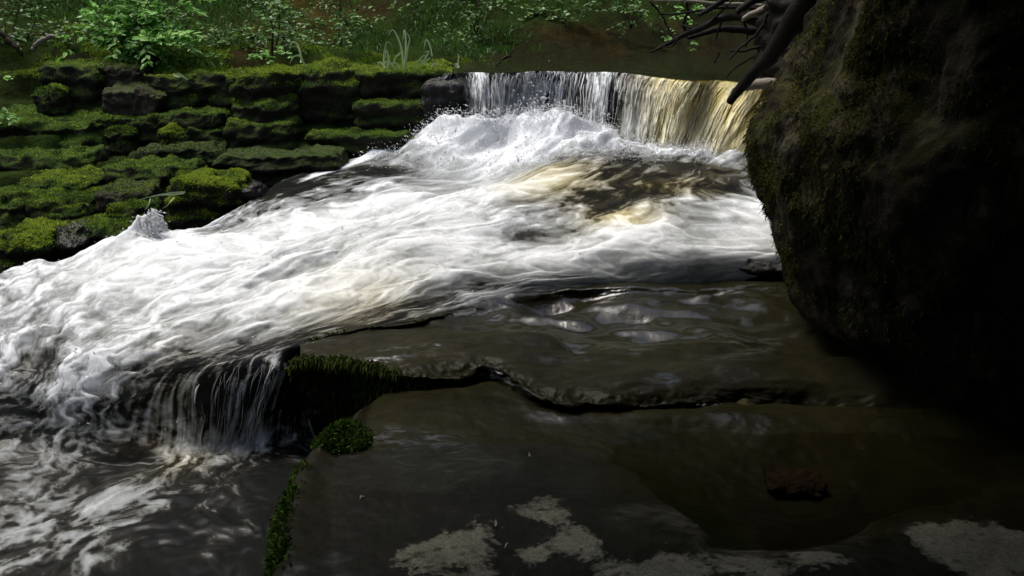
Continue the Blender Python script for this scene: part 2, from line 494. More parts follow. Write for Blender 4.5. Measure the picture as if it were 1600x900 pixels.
Gf[..., 2] += 0.008 * strand * sstep(0, .1, tau)
# how white: thin wet film at the left end, broken white strings in the middle, smooth tan chute at right
base_f = np.interp(pxv, [600, 680, 725, 745, 780, 820, 845, 900, 960, 1020, 1060, 1110, 1160, 1200, 1330],
                        [.02, .10, .16, .60, .42, .50, .62, .52, .50, .70, .80, .84, .78, .60, .30])[None, :]
foam = base_f + 0.16 * sstep(.35, .9, dn) + (0.50 * strand + 0.34 * strand2 + 0.25 * lump) * (1 - 0.55 * chute)
foam += (.75 * thick + .45 * lump * dn) * (1 - chute)
lipn = .06 + .09 * np.abs(fbm(vm * 9, 0 * dn, 61.0, 3))
foam -= 0.45 * (1 - sstep(0, lipn, tau)) * (0.7 + 0.6 * chute)
dark = fbm(lean * 5.5, dn * 2.2, 21.0, 3)
foam -= 0.5 * sstep(.22, .5, dark) * (1 - chute)
leftp = (sstep(690, 730, pxv) * sstep(900, 840, pxv))[None, :]
foam += .45 * leftp * sstep(.15 + .2 * thick, .55 + .2 * thick, dn) - .15 * leftp * sstep(.2, .45, fbm(lean * 9, dn * 5, 14.0, 3))
tint = np.clip(chute * 1.0 + 0.25 * fbm(lean * 8, dn * .6, 2, 3) * chute, 0, 1) * (1 - .25 * sstep(.6, 1, dn))
fall = link("waterfall", mesh_np("waterfall", Gf, grid_faces(NU, NV), {"foam": np.clip(foam, 0, 1), "tint": np.clip(tint, 0, 1)}), M_FALL)
tag(fall, "curtain of falling water, white at left and tan at right", kind="structure")

# loose strings of falling water standing off the curtain
mb_v, mb_f, mb_foam, mb_t, nn = [], [], [], [], 0
for i in range(520):
    c = rng.uniform(700, 1215)
    k = np.searchsorted(pxv, c); k = min(max(k, 1), NV - 2)
    ch = float(chute[0, k])
    t0 = rng.uniform(0.02, 0.75); ln = rng.uniform(0.10, 0.42)
    ts = np.linspace(t0, min(1.0, t0 + ln), 9)
    ii = np.clip((ts * (NU - 1)).astype(int), 0, NU - 1)
    pts = Gf[ii, k].copy()
    pts[:, 1] -= rng.uniform(0.0, 0.03) + 0.012
    pts[:, 0] += 0.006 * np.sin(ts * rng.uniform(8, 20) + rng.uniform(0, 6))
    r = rng.uniform(0.0012, 0.0048) * np.sin(np.linspace(0.25, math.pi - .15, 9)) ** .7
    V, F, caps = tube(pts, r, 5)
    mb_v.append(V); mb_f.append(F + nn); nn += len(V)
    mb_foam.append(np.full(len(V), np.clip(rng.normal(.78, .2), .25, 1))); mb_t.append(np.full(len(V), ch * .8))
st = link("water_strands", mesh_np("water_strands", np.vstack(mb_v), np.vstack(mb_f), {"foam": np.concatenate(mb_foam), "tint": np.concatenate(mb_t)}), M_FALL)
tag(st, "thin strings of falling water in front of the fall", kind="stuff")

# rock step behind the curtain
rows = []
for f, back in ((-.06, .5), (-.01, .12), (.03, .05), (.35, .10), (.7, .02), (1.1, -.02)):
    row = []
    for l, b in zip(LIP, BASE):
        p = l.copy(); p[2] = l[2] - .03 + (b[2] - l[2]) * max(0, f) - (0.03 if f < 0 else 0)
        p[1] = l[1] + back + (b[1] - l[1]) * max(0, f) * .7
        row.append(p)
    rows.append(row)
G = net(rows, 120, 300)
G[..., 1] += 0.05 * fbm(G[..., 0] * 6, G[..., 2] * 9, 0.5, 4)
step = link("fall_ledge", mesh_np("fall_ledge", G, grid_faces(120, 300)), M_WET)
tag(step, "dark rock step that the fall pours over", kind="structure")

# ------------------------------------------------------------------ water: rapids and lower pool, along stream lines A(far bank) .. G(near bank)
R = [
 [(590,232,.66,.60),(740,193,.92,.90),(865,174,.99,.85),(985,218,.80,.92),(1110,237,.76,.85),(1200,241,.76,.75),(1310,250,.74,.5)],
 [(515,254,.64,.30),(660,252,.70,.80),(790,254,.74,1.0),(900,240,.81,.60),(1035,250,.79,.34),(1150,267,.76,.50),(1300,300,.72,.8)],
 [(440,283,.62,.22),(560,284,.66,.45),(690,292,.69,.90),(805,284,.73,.92),(950,290,.735,.42),(1090,314,.71,.55),(1290,350,.64,.95)],
 [(390,315,.60,.25),(460,325,.62,.65),(580,337,.64,.92),(690,326,.68,.90),(850,337,.67,.62),(1010,365,.64,.75),(1290,405,.53,.9)],
 [(330,352,.57,.70),(370,362,.58,.85),(470,380,.595,.90),(580,376,.62,.92),(740,386,.60,.86),(900,412,.55,.92),(1090,447,.42,.7)],
 [(235,374,.54,.92),(270,398,.545,.92),(370,420,.55,.92),(460,425,.56,.92),(620,436,.54,.92),(770,454,.465,.50),(850,472,.40,.5)],
 [(130,398,.51,.92),(150,435,.50,.90),(240,466,.49,.90),(330,481,.485,.90),(480,491,.475,.86),(620,500,.43,.25),(680,522,.37,.15)],
 [(40,420,.48,.88),(45,475,.45,.82),(120,522,.40,.80),(215,546,.38,.72),(340,552,.385,.34),(455,546,.405,.20),(520,575,.26,.1)],
 [(-40,440,.44,.80),(-40,520,.38,.72),(40,590,.28,.66),(150,620,.22,.58),(290,600,.27,.34),(425,590,.32,.30),(480,610,.2,.1)],
 [(-120,460,.40,.70),(-130,570,.28,.62),(-60,660,.14,.55),(85,695,.06,.50),(280,695,.03,.52),(398,690,.01,.55),(500,690,-.03,.1)],
 [(-220,490,.35,.6),(-230,640,.18,.5),(-180,760,.06,.40),(20,780,.0,.36),(235,755,.0,.34),(400,745,.0,.20),(540,740,-.02,.05)],
 [(-350,540,.3,.5),(-380,750,.08,.4),(-330,880,0,.25),(-120,920,0,.22),(160,860,0,.20),(400,850,0,.12),(540,850,-.02,.05)],
 [(-500,640,.2,.4),(-520,900,0,.3),(-450,1050,0,.2),(-250,1120,0,.15),(100,1080,0,.13),(400,1020,0,.08),(560,1000,-.02,.05)]]
ctrl = [[(*P(a, b, z=c), f) for a, b, c, f in row] for row in R]
NU, NV = 620, 360
GG = net(ctrl, NU, NV)
G, F0 = GG[..., :3].copy(), GG[..., 3]
uu = np.linspace(0, 12, NU)[:, None] * 0.5 + np.zeros((1, NV))
vv = np.linspace(0, 6, NV)[None, :] * 0.36 + np.zeros((NU, 1))
vw = vv + 0.12 * fbm(uu * 1.1, vv * 1.5, 3.3, 3) + .045 * fbm(uu * 5, vv * 6, 13.3, 3)          # wandering stream lines
uu = uu + .10 * fbm(uu * 2.5, vv * 5, 23.3, 3)
lumps = fbm(uu * 1.7, vw * 4.2, 0.7, 4, 0.45)
waves = fbm(uu * 1.3, vw * 2.2, 5.7, 3)
streak = fbm(uu * 4.2, vw * 16, 2.1, 5, 0.62)
chop = fbm(uu * 6.5, vw * 10, 33.1, 5, 0.62)
fine = fbm(uu * 14, vw * 34, 8.1, 3, 0.65)
billow = np.abs(fbm(uu * 2.6, vw * 7, 12.1, 3, 0.45))
row_i = np.linspace(0, 12, NU)[:, None]
def blob(px, py, z, r):
    c = P(px, py, z=z)
    return np.exp(-((G[..., 0] - c[0]) ** 2 + (G[..., 1] - c[1]) ** 2) / (r * r))
amp = 0.35 + 0.75 * sstep(.3, .9, F0)
amp *= 1 - 0.5 * sstep(8.5, 10.5, row_i)
boil = sstep(1.1, .2, row_i)
ci6 = np.linspace(0, 6, NV)[None, :]
small = sstep(7.0, 7.5, row_i) * sstep(9.2, 8.7, row_i) * sstep(3.2, 4.1, ci6)
long = fbm(row_i * .5 + 0 * vv, vv * 26, 81.0, 4, .6)
chop = chop * (1 - .85 * small); streak = streak * (1 - small) + long * small
H = amp * (0.032 * lumps + 0.045 * waves + 0.012 * (billow - .25) + 0.0025 * streak + 0.001 * fine + .0045 * chop)
H += boil * (0.05 * billow + 0.05 * lumps)
SPL = P(232, 378, z=.53)
cliffy = .9 + .8 * fbm(G[..., 0] * 5, G[..., 1] * 5, 2.0, 2)
H += boil * (.07 * (cliffy - .9) + .015 * chop) + cliffy * (0.03 * blob(690, 222, .72, .2))
H += .125 * np.exp(-(((G[..., 0] - SPL[0] + .10 * chop) / .036) ** 2 + ((G[..., 1] - SPL[1] + .08 * lumps) / .075) ** 2)) * (1 + .3 * lumps) * (G[..., 0] < 9) + .06 * blob(200, 388, .53, .12)
H += -0.05 * blob(1000, 350, .65, .12) + 0.04 * blob(600, 385, .6, .25) + .04 * blob(300, 400, .55, .2)
H += sstep(8.9, 9.8, row_i) * (.012 * fbm(uu * 7, vw * 9, 71.0, 3) + .010 * waves)
G[..., 2] += H
Fm = F0 - .22 * blob(1100, 262, .77, .12) - .12 * blob(990, 300, .72, .10) - .40 * blob(820, 356, .65, .07) - .2 * blob(960, 250, .79, .1) \
   - .30 * blob(470, 292, .62, .25) - .30 * blob(600, 268, .66, .16) + .5 * blob(600, 246, .66, .05) + .15 * blob(1150, 335, .66, .2)
ci6 = np.linspace(0, 6, NV)[None, :]
Fm = Fm + .9 * np.exp(-((ci6 - .34 - .08 * waves) / .07) ** 2) * sstep(.2, .6, row_i) * sstep(2.5, 1.8, row_i)
Fm = Fm + .75 * np.exp(-((ci6 - 5.0 - .10 * np.sin(row_i * 5)) / .13) ** 2) * sstep(7.0, 7.4, row_i) * sstep(9.3, 8.8, row_i)
Fm = Fm + .42 * sstep(8.3, 9.0, row_i) * sstep(9.7, 9.0, row_i) * sstep(3.6, 4.2, ci6) * sstep(5.3, 4.9, ci6)
var = (0.36 * lumps + 0.42 * streak + 0.26 * fine + 0.32 * (billow - .25) + .26 * waves + .30 * chop + .55 * small * long)
late = sstep(5.8, 8.0, row_i)
core = sstep(.6, .9, Fm) * sstep(1.5, 2.5, row_i) * (1 - late)
foam = 0.43 + (Fm - 0.5) * 1.02 - .08 * late + .03 * core + var * (0.48 + 0.62 * (1 - sstep(.55, .95, Fm)) + .50 * late)
foam = foam + .25 * boil
foam = np.clip(foam, 0.0, 1.0)
# lacy patches in the lower pool
lace = sstep(9.0, 10.6, row_i)
Fm = Fm + .17 * sstep(9.6, 10.4, row_i) * sstep(5.2, 3.5, ci6)
l1 = fbm(uu * 3.0, vw * 6, 30.1, 5, .62); l2 = 1 - 2.2 * np.abs(fbm(uu * 3.4, vw * 5.5, 44.1, 5, .6))
l3 = 1 - 2.4 * np.abs(fbm(uu * 9, vw * 13, 61.0, 4, .6))
lc = sstep(.30, 1.20, .70 * l1 + .42 * l2 + .38 * l3 + .25 * streak + (Fm - .3) * 1.9 + .10)
foam = foam * (1 - lace) + lace * np.clip(0.0 + 0.66 * lc ** 1.3 + .16 * fine * lc, 0, 1)
tint = .80 * blob(870, 285, .72, .30) + .75 * blob(1040, 285, .74, .22) + .7 * blob(960, 330, .69, .2) + .30 * blob(560, 470, .5, .25) + .35 * blob(260, 600, .3, .15)
tint = np.clip(tint * (0.8 + .6 * waves) + .05 * core, 0, 1)
rap = link("rapids", mesh_np("rapids", G, grid_faces(NU, NV), {"foam": foam, "tint": tint}), M_WATER)
tag(rap, "white foaming rapids running down to a dark pool at left", kind="structure")
RAP, RAPN = G, grid_normals(G)

# ------------------------------------------------------------------ near bedrock: upper shelf and lower slab
cols_x = [470, 510, 570, 640, 710, 770, 850, 905, 1000, 1100, 1200, 1350, 1600, 1900]
def rowof(pys, zs, pxs=cols_x):
    n = len(pxs)
    zs = [zs] * n if not isinstance(zs, (list, tuple)) else zs
    return [P(a, b, z=c) for a, b, c in zip(pxs, pys, zs)]
shelf_rows = [
 rowof([515, 500, 485, 468, 452, 440, 420, 415, 405, 395, 385, 380, 375, 370], .28, [500, 540, 590, 650, 720, 780, 850, 905, 1000, 1100, 1200, 1350, 1600, 1900]),
 rowof([536, 522, 508, 498, 478, 458, 446, 443, 440, 436, 428, 420, 415, 410], [.405, .415, .43, .43, .42, .43, .445, .45, .445, .44, .44, .44, .44, .44], [483, 515, 570, 640, 710, 770, 850, 905, 1000, 1100, 1200, 1350, 1600, 1900]),
 rowof([540, 527, 513, 504, 498, 490, 478, 470, 468, 468, 470, 470, 470, 470], [.41, .42, .435, .43, .405, .40, .405, .415, .42, .41, .40, .40, .40, .40]),
 rowof([546, 534, 522, 514, 516, 520, 522, 546, 532, 530, 545, 550, 550, 550], [.415, .425, .435, .43, .415, .41, .41, .405, .42, .42, .41, .41, .41, .41]),
 rowof([551, 540, 528, 521, 524, 528, 534, 556, 541, 543, 558, 562, 562, 562], [.415, .43, .437, .437, .435, .435, .437, .43, .44, .44, .43, .43, .43, .43]),
 rowof([558, 552, 548, 548, 550, 552, 580, 590, 590, 588, 590, 590, 590, 590], [.41, .425, .435, .44, .44, .44, .437, .435, .437, .437, .43, .42, .42, .42]),
 rowof([566, 564, 570, 585, 584, 571, 618, 626, 630, 624, 634, 640, 650, 655], [.40, .41, .42, .425, .42, .43, .42, .415, .40, .385, .355, .35, .35, .35]),
 rowof([580, 574, 582, 591, 590, 576, 622, 629, 633, 629, 637, 643, 653, 658], [.36, .37, .38, .40, .40, .415, .405, .40, .39, .375, .35, .345, .345, .345], [455, 505, 575, 641, 709, 768, 850, 905, 1000, 1100, 1200, 1350, 1600, 1900]),
 rowof([640, 650, 650, 610, 606, 594, 628, 634, 638, 635, 641, 647, 657, 662], [.10, .10, .16, .35, .36, .365, .37, .37, .365, .362, .345, .34, .34, .34], [440, 500, 560, 640, 709, 766, 850, 905, 1000, 1100, 1200, 1350, 1600, 1900]),
 rowof([690, 690, 670, 620, 606, 594, 620, 630, 634, 630, 636, 640, 650, 655], [-.12, -.12, -.05, .25, .28, .28, .3, .3, .3, .3, .3, .3, .3, .3], [430, 500, 565, 640, 715, 770, 850, 905, 1000, 1100, 1200, 1350, 1600, 1900])]
NU, NV = 330, 520
G = net(shelf_rows, NU, NV)
N = grid_normals(G)
nz = 0.026 * fbm(G[..., 0] * 2.4, G[..., 1] * 4.5, 0.3, 3) + 0.004 * fbm(G[..., 0] * 14, G[..., 1] * 18, G[..., 2] * 30, 4)
rip = np.exp(-((np.linspace(0, 9, NU)[:, None] - 2.3) / .7) ** 2)
nz = nz + rip * 0.050 * fbm(G[..., 0] * 2.5 + G[..., 1], G[..., 1] * 5.5, 6.6, 2) * sstep(-.3, .2, G[..., 0])
rr9 = np.linspace(0, 9, NU)[:, None]
nz = nz + sstep(5.2, 5.9, rr9) * sstep(8.2, 7.5, rr9) * (.022 * fbm(G[..., 0] * 11, G[..., 1] * 9, 3.0, 4) + .004 * fbm(G[..., 0] * 30, G[..., 1] * 20, G[..., 2] * 60, 2))
face = sstep(.8, .3, N[..., 2])
nz = nz + face * 0.02 * fbm(G[..., 0] * 10, G[..., 2] * 25, G[..., 1] * 8, 4)
G = G + N * nz[..., None]
alg = np.clip(.65 + .7 * fbm(G[..., 0] * 1.5, G[..., 1] * 2.0, 4.0, 3), 0, 1)
r9 = np.linspace(0, 9, NU)[:, None]
wet = sstep(.8, 1.2, r9) * sstep(3.6, 3.0, r9) * sstep(-.45, -.1, G[..., 0]) + .45 * sstep(6.2, 6.8, r9)
wet = np.clip(wet + .8 * sstep(.25, .5, fbm(G[..., 0] * 3, G[..., 1] * 5, 15.0, 4)), 0, 1) * .9
shelf = link("rock_shelf", mesh_np("rock_shelf", G, grid_faces(NU, NV), {"dry": np.zeros((NU, NV)), "alg": alg, "wet": wet}), M_BED)
tag(shelf, "wet dark rock shelf beside the rapids, broken edge towards the slab", kind="structure")
SHELF, SHELFN = G, grid_normals(G)

def line(pts, n):
    p = np.array(pts, float); d = np.concatenate([[0], np.cumsum(np.linalg.norm(np.diff(p, axis=0), axis=1))])
    t = np.linspace(0, d[-1], n); return np.stack([np.interp(t, d, p[:, 0]), np.interp(t, d, p[:, 1])], 1)
slab_rows = []
def srow(pxs, pys, zs): slab_rows.append([P(a, b, z=c) for a, b, c in zip(pxs, pys, zs)])
#      under edge     edge         ...
srow([585, 578, 600, 650, 712, 770, 850, 950, 1080, 1200, 1330, 1450, 1650, 2000], [640, 634, 618, 606, 596, 585, 615, 620, 622, 628, 634, 640, 640, 640], [.0, .34, .34, .34, .33, .33, .33, .33, .34, .365, .378, .378, .378, .378])
srow([572, 560, 585, 640, 712, 770, 850, 950, 1080, 1200, 1330, 1450, 1650, 2000], [652, 644, 634, 622, 608, 600, 634, 640, 644, 648, 654, 660, 660, 660], [.0, .36, .372, .388, .388, .388, .386, .384, .38, .375, .372, .372, .372, .372])
srow([545, 530, 575, 640, 712, 780, 850, 950, 1080, 1200, 1330, 1450, 1650, 2000], [690, 675, 668, 660, 655, 655, 662, 668, 680, 690, 695, 700, 700, 700], [.0, .37, .378, .384, .384, .382, .375, .365, .348, .34, .335, .34, .36, .40])
srow([510, 488, 540, 620, 712, 790, 860, 950, 1060, 1180, 1310, 1450, 1650, 2000], [712, 705, 700, 698, 692, 690, 695, 708, 735, 750, 750, 745, 745, 745], [.0, .37, .378, .38, .378, .372, .366, .352, .322, .312, .315, .335, .37, .42])
srow([480, 452, 520, 610, 712, 800, 870, 960, 1070, 1170, 1300, 1440, 1650, 2000], [775, 765, 755, 745, 735, 725, 735, 755, 790, 805, 795, 785, 780, 780], [.0, .37, .38, .386, .386, .384, .383, .374, .335, .312, .315, .34, .385, .43])
srow([465, 436, 520, 610, 712, 800, 880, 970, 1080, 1150, 1280, 1420, 1650, 2000], [830, 815, 805, 795, 785, 775, 780, 805, 838, 852, 845, 815, 810, 810], [.0, .365, .385, .39, .393, .393, .395, .392, .378, .345, .345, .37, .395, .44])
srow([450, 425, 520, 610, 712, 800, 880, 970, 1080, 1160, 1280, 1420, 1650, 2000], [900, 890, 880, 870, 860, 850, 850, 860, 880, 885, 875, 850, 845, 850], [.0, .365, .39, .40, .405, .405, .408, .41, .408, .405, .395, .39, .41, .45])
srow([430, 410, 520, 610, 712, 800, 880, 970, 1080, 1160, 1280, 1420, 1650, 2000], [1010, 1000, 1000, 1000, 1000, 1000, 1000, 1000, 1000, 1000, 1000, 1000, 1000, 1000], [.0, .36, .40, .41, .415, .42, .42, .42, .42, .42, .42, .42, .43, .46])
srow([400, 380, 500, 610, 712, 800, 880, 970, 1080, 1160, 1280, 1420, 1650, 2000], [1400] * 14, [.0, .36, .40, .41, .415, .42, .42, .42, .42, .42, .42, .42, .43, .46])
NU, NV = 330, 520
G = net(slab_rows, NU, NV)
N = grid_normals(G)
nz = 0.010 * fbm(G[..., 0] * 3, G[..., 1] * 3, 7.3, 4) + 0.003 * fbm(G[..., 0] * 16, G[..., 1] * 16, 2.2, 4)
ri, ci = np.linspace(0, 8, NU)[:, None], np.linspace(0, 13, NV)[None, :]
G = G + N * nz[..., None]
def sb(px, py, r, z=.40):
    c = P(px, py, z=z); return np.exp(-((G[..., 0] - c[0]) ** 2 + (G[..., 1] - c[1]) ** 2) / (r * r))
dry = 1.0 * np.clip(sb(715, 855, .12) + sb(650, 880, .07) + .95 * sb(855, 790, .09) + sb(905, 845, .09) + .8 * sb(830, 870, .04) + sb(1060, 885, .08) + sb(1180, 890, .09) + sb(1290, 870, .08) + .95 * sb(1480, 835, .12) + sb(1560, 870, .15) + .8 * sb(960, 905, .07) + sb(760, 930, .1) + sb(1000, 960, .15), 0, 1)
lw = 3.1 + .35 * fbm(G[..., 0] * 2.5, 0 * G[..., 1], 3.0, 3)
alg = sstep(lw + .12, lw - .12, ri) * .95 + sstep(6.4, 7.2, ci) * sstep(6.2, 5.8, ri) * .95 + .45 * sstep(2.6, 1.2, ci)
alg = np.clip(alg + .35 * fbm(G[..., 0] * 2, G[..., 1] * 2, 1.0, 3), 0, 1)
wet = np.clip(.7 * sstep(.1, .5, fbm(G[..., 0] * 2.2, G[..., 1] * 2.2, 25.0, 4)) * (1 - sstep(.2, .5, dry)), 0, 1)
slab = link("rock_slab", mesh_np("rock_slab", G, grid_faces(NU, NV), {"dry": dry, "alg": alg, "wet": wet}), M_BED)
tag(slab, "broad flat rock slab in the foreground with pale dry patches", kind="structure")
SLAB, SLABN = G, grid_normals(G)

# puddle lying in the slab's hollow
t = NT("puddle_water")
gl = t.n.new("ShaderNodeBsdfGlossy"); gl.inputs["Roughness"].default_value = 0.03
tr = t.n.new("ShaderNodeBsdfTransparent"); tr.inputs[0].default_value = (0.92, 0.91, 0.83, 1)
fr = t.n.new("ShaderNodeFresnel"); fr.inputs[0].default_value = 1.33
v = t.coord(); bn = t.bump(t.noise(v, 9, 2), 0.01, 0.10)
t.l.new(bn, gl.inputs["Normal"]); t.l.new(bn, fr.inputs["Normal"])
mx = t.n.new("ShaderNodeMixShader"); t.l.new(fr.outputs[0], mx.inputs[0]); t.l.new(tr.outputs[0], mx.inputs[1]); t.l.new(gl.outputs[0], mx.inputs[2])
t.l.new(mx.outputs[0], t.out.inputs[0])
M_PUD = t.m
a, b = P(880, 640, z=.352), P(1700, 900, z=.352)
gx, gy = np.meshgrid(np.linspace(-0.1, 1.6, 60), np.linspace(1.75, 2.72, 40))
pud = link("puddle", mesh_np("puddle", np.stack([gx, gy, 0 * gx + .352], -1), grid_faces(*gx.shape)), M_PUD)
tag(pud, "still shallow puddle in the hollow of the slab", kind="structure")

# ------------------------------------------------------------------ moss and blade scatter
def blades(C, N, n, ln, wd, spread=0.6, r0=0.0, r1=1.0, droop=0.0):
    """n little pointed blades (two triangles each) at points C with normals N"""
    C, N = np.asarray(C), np.asarray(N)
    m = len(C)
    d = N + spread * rng.normal(size=(m, 3)); d[:, 2] += .2
    d /= np.linalg.norm(d, axis=1)[:, None]
    l = ln * rng.uniform(.5, 1.4, m)[:, None]
    s = np.cross(d, rng.normal(size=(m, 3))); s /= np.linalg.norm(s, axis=1)[:, None] + 1e-9
    s *= wd * rng.uniform(.6, 1.3, m)[:, None]
    tip = C + d * l; tip[:, 2] -= droop * l[:, 0]
    mid = C + d * l * .55
    V = np.stack([C - s * .5, C + s * .5, mid + s * .55, tip, mid - s * .55], 1).reshape(-1, 3)
    k = (np.arange(m) * 5)[:, None]
    F = np.vstack([k + [0, 1, 2], k + [0, 2, 4], k + [4, 2, 3]])
    r = np.repeat(rng.uniform(r0, r1, m), 5)
    return V, F, r

def scatter_grid(G, N, weight, n):
    w = (weight * (weight > 0)).ravel(); w = w / w.sum()
    idx = rng.choice(len(w), n, p=w)
    return G.reshape(-1, 3)[idx] + rng.normal(scale=.004, size=(n, 3)), N.reshape(-1, 3)[idx]

def moss_obj(name, C, N, ln, wd, mat, parent, spread=.6, r0=0., r1=1., droop=0., loc=(0, 0, 0)):
    V, F, r = blades(C, N, len(C), ln, wd, spread, r0, r1, droop)
    o = link(name, mesh_np(name, V - np.asarray(loc), F, {"rnd": r}), mat, parent)
    o["kind"] = "stuff"
    return o

# moss hanging on the shelf's broken face and along the slab's rim
def near(G, px, py, z, r):
    c = P(px, py, z=z); return np.exp(-((G[..., 0] - c[0]) ** 2 + (G[..., 1] - c[1]) ** 2) / (r * r))
w = sstep(.9, .55, SHELFN[..., 2]) * (near(SHELF, 520, 590, .35, .16) + near(SHELF, 590, 600, .35, .10)) * (SHELF[..., 2] > .12)
C, N = scatter_grid(SHELF, SHELFN, w, 9000)
N = N + np.array([-.2, -.5, -.2])
moss_obj("hanging_moss", C, N, .028, .006, M_MOSSD, shelf, .5, 0, .9, .7)
mw = near(SLAB, 535, 695, .37, .075) * 1.6
edge = sstep(1.45, 1.0, ci) * sstep(.35, .8, ci) * sstep(3.2, 3.7, ri) + 0 * ri
w = np.maximum(mw * (mw > .35), edge * sstep(-.25, .15, fbm(SLAB[..., 0] * 6, SLAB[..., 1] * 6, 2.0, 3)) * .8)
w = w * (SLAB[..., 2] > .22)
C, N = scatter_grid(SLAB, SLABN, w, 15000)
C = C + np.array([0, 0, 1]) * (rng.uniform(0, .03, len(C)) * np.exp(-((C[:, 0] - P(535, 695, z=.37)[0]) ** 2 + (C[:, 1] - P(535, 695, z=.37)[1]) ** 2) / .006))[:, None]
moss_obj("moss", C, N, .017, .0045, M_MOSS, slab, .9, .0, .52, .2)

# ------------------------------------------------------------------ stones
_ico = {}
def ico(sub):
    if sub not in _ico:
        bm = bmesh.new(); bmesh.ops.create_icosphere(bm, subdivisions=sub, radius=1.0)
        bm.verts.ensure_lookup_table()
        _ico[sub] = (np.array([v.co[:] for v in bm.verts]), np.array([[v.index for v in f.verts] for f in bm.faces])); bm.free()
    return _ico[sub]

def vnormals(V, F):
    n = np.cross(V[F[:, 1]] - V[F[:, 0]], V[F[:, 2]] - V[F[:, 0]])
    out = np.zeros_like(V)
    for k in range(3): np.add.at(out, F[:, k], n)
    return out / (np.linalg.norm(out, axis=1)[:, None] + 1e-9)

_cube = {}
def cube_grid(n):
    if n not in _cube:
        bm = bmesh.new(); bmesh.ops.create_cube(bm, size=2.0)
        bmesh.ops.subdivide_edges(bm, edges=bm.edges[:], cuts=n, use_grid_fill=True)
        bmesh.ops.triangulate(bm, faces=bm.faces[:])
        bm.verts.ensure_lookup_table()
        V = np.array([v.co[:] for v in bm.verts]); F = np.array([[v.index for v in f.verts] for f in bm.faces]); bm.free()
        _cube[n] = (np.sign(V) * np.abs(V) ** .8, F)
    return _cube[n]

def rock_shape(half, seed, k=5.0, rough=.10, sub=4, bed=.06):
    V, F = cube_grid(26) if sub == 4 else ico(sub)
    if sub == 4:
        V = V * 1.0
        # knock corners off at random
        cr = np.random.default_rng(int(seed) + 100)
        for _ in range(5):
            d = cr.normal(size=3); d[2] = abs(d[2]) * .6; d /= np.linalg.norm(d)
            lim = cr.uniform(1.05, 1.3)
            o = V @ d; V = V - np.clip(o - lim, 0, None)[:, None] * d
        k = max(k, 3.0) * 1.6
    s = (np.abs(V) ** k).sum(1) ** (1 / k)
    U = V / s[:, None]
    D = U * half
    q = D / max(half) * 1.0
    m = float(np.mean(half))
    n = fbm(q[:, 0] * 1.3 + seed * 3.1, q[:, 1] * 1.3, q[:, 2] * 1.3 + seed, 4)
    n2 = fbm(D[:, 0] * 9 + seed, D[:, 1] * 9, D[:, 2] * 14, 4)
    lay = np.sin(D[:, 2] * 60 + 2.5 * n + seed) * (1 - U[:, 2] ** 8)
    nn = V / np.linalg.norm(V, axis=1)[:, None]
    rid = 1 - 2 * np.abs(fbm(D[:, 0] * 4 + seed, D[:, 1] * 4, D[:, 2] * 5, 3))
    D = D + nn * (rough * m * (n * 1.5 + .5 * rid) + .030 * n2)[:, None]
    cush = np.abs(fbm(D[:, 0] * 8 + seed, D[:, 1] * 8, D[:, 2] * 8, 3))
    D = D + nn * (.03 * cush * sstep(.1, .7, U[:, 2]))[:, None]
    side = nn * np.array([1, 1, 0]); D = D + side * (bed * m * lay)[:, None]
    return D, F

def stone(name, label, px0, px1, py0, py1, Y, depth, seed, k=5.0, rough=.15, mat=None, moss=1200, mossmat=None, tilt=(0, 0, 0), sub=4, group="mossy stones of the left bank", extra=.06, ln=.016, cat="rock", bright=0.0):
    pc = .5 * (px0 + px1)
    x0, x1 = P(px0, .5 * (py0 + py1), y=Y)[0], P(px1, .5 * (py0 + py1), y=Y)[0]
    z1, z0 = P(pc, py0, y=Y)[2], P(pc, py1, y=Y)[2] - extra
    half = np.array([(x1 - x0) / 2, depth / 2, (z1 - z0) / 2])
    c = np.array([(x0 + x1) / 2, Y + depth / 2, (z0 + z1) / 2])
    D, F = rock_shape(half, seed, k, rough, sub)
    from mathutils import Euler
    Rm = np.array(Euler([math.radians(a) for a in tilt]).to_matrix())
    D = D @ Rm.T
    base = np.array([c[0], c[1], c[2] - half[2]])
    root = thing(name, label, cat, base, group)
    V = D + np.array([0, 0, half[2]])
    link("stone", mesh_np("stone", V, F), mat or M_ROCK, root)
    moss = int(moss * 2.2)
    if moss:
        N = vnormals(V, F)
        cen = V[F].mean(1); fn = N[F].mean(1)
        area = np.linalg.norm(np.cross(V[F[:, 1]] - V[F[:, 0]], V[F[:, 2]] - V[F[:, 0]]), axis=1)
        wn_ = fbm(cen[:, 0] * 7 + seed, cen[:, 1] * 7, cen[:, 2] * 7, 3)
        w = area * (sstep(.25, .9, fn[:, 2] + .8 * wn_) + .15 * sstep(0, .4, wn_)) * (fn[:, 2] > -.4) + 1e-9
        w /= w.sum()
        idx = rng.choice(len(w), moss, p=w)
        b = rng.dirichlet((1, 1, 1), moss)
        C = (V[F[idx]] * b[:, :, None]).sum(1)
        N2 = fn[idx]
        V2, F2, r = blades(C, N2, moss, ln * .8, .0045, .7, 0, 1, .15)
        # top light put into the moss colour: lighter facing up, darker on flanks
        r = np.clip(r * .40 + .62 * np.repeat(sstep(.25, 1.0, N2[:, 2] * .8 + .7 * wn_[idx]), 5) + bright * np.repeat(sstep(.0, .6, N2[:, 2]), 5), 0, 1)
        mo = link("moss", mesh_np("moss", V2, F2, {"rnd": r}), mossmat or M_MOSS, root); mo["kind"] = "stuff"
    return root

S = stone
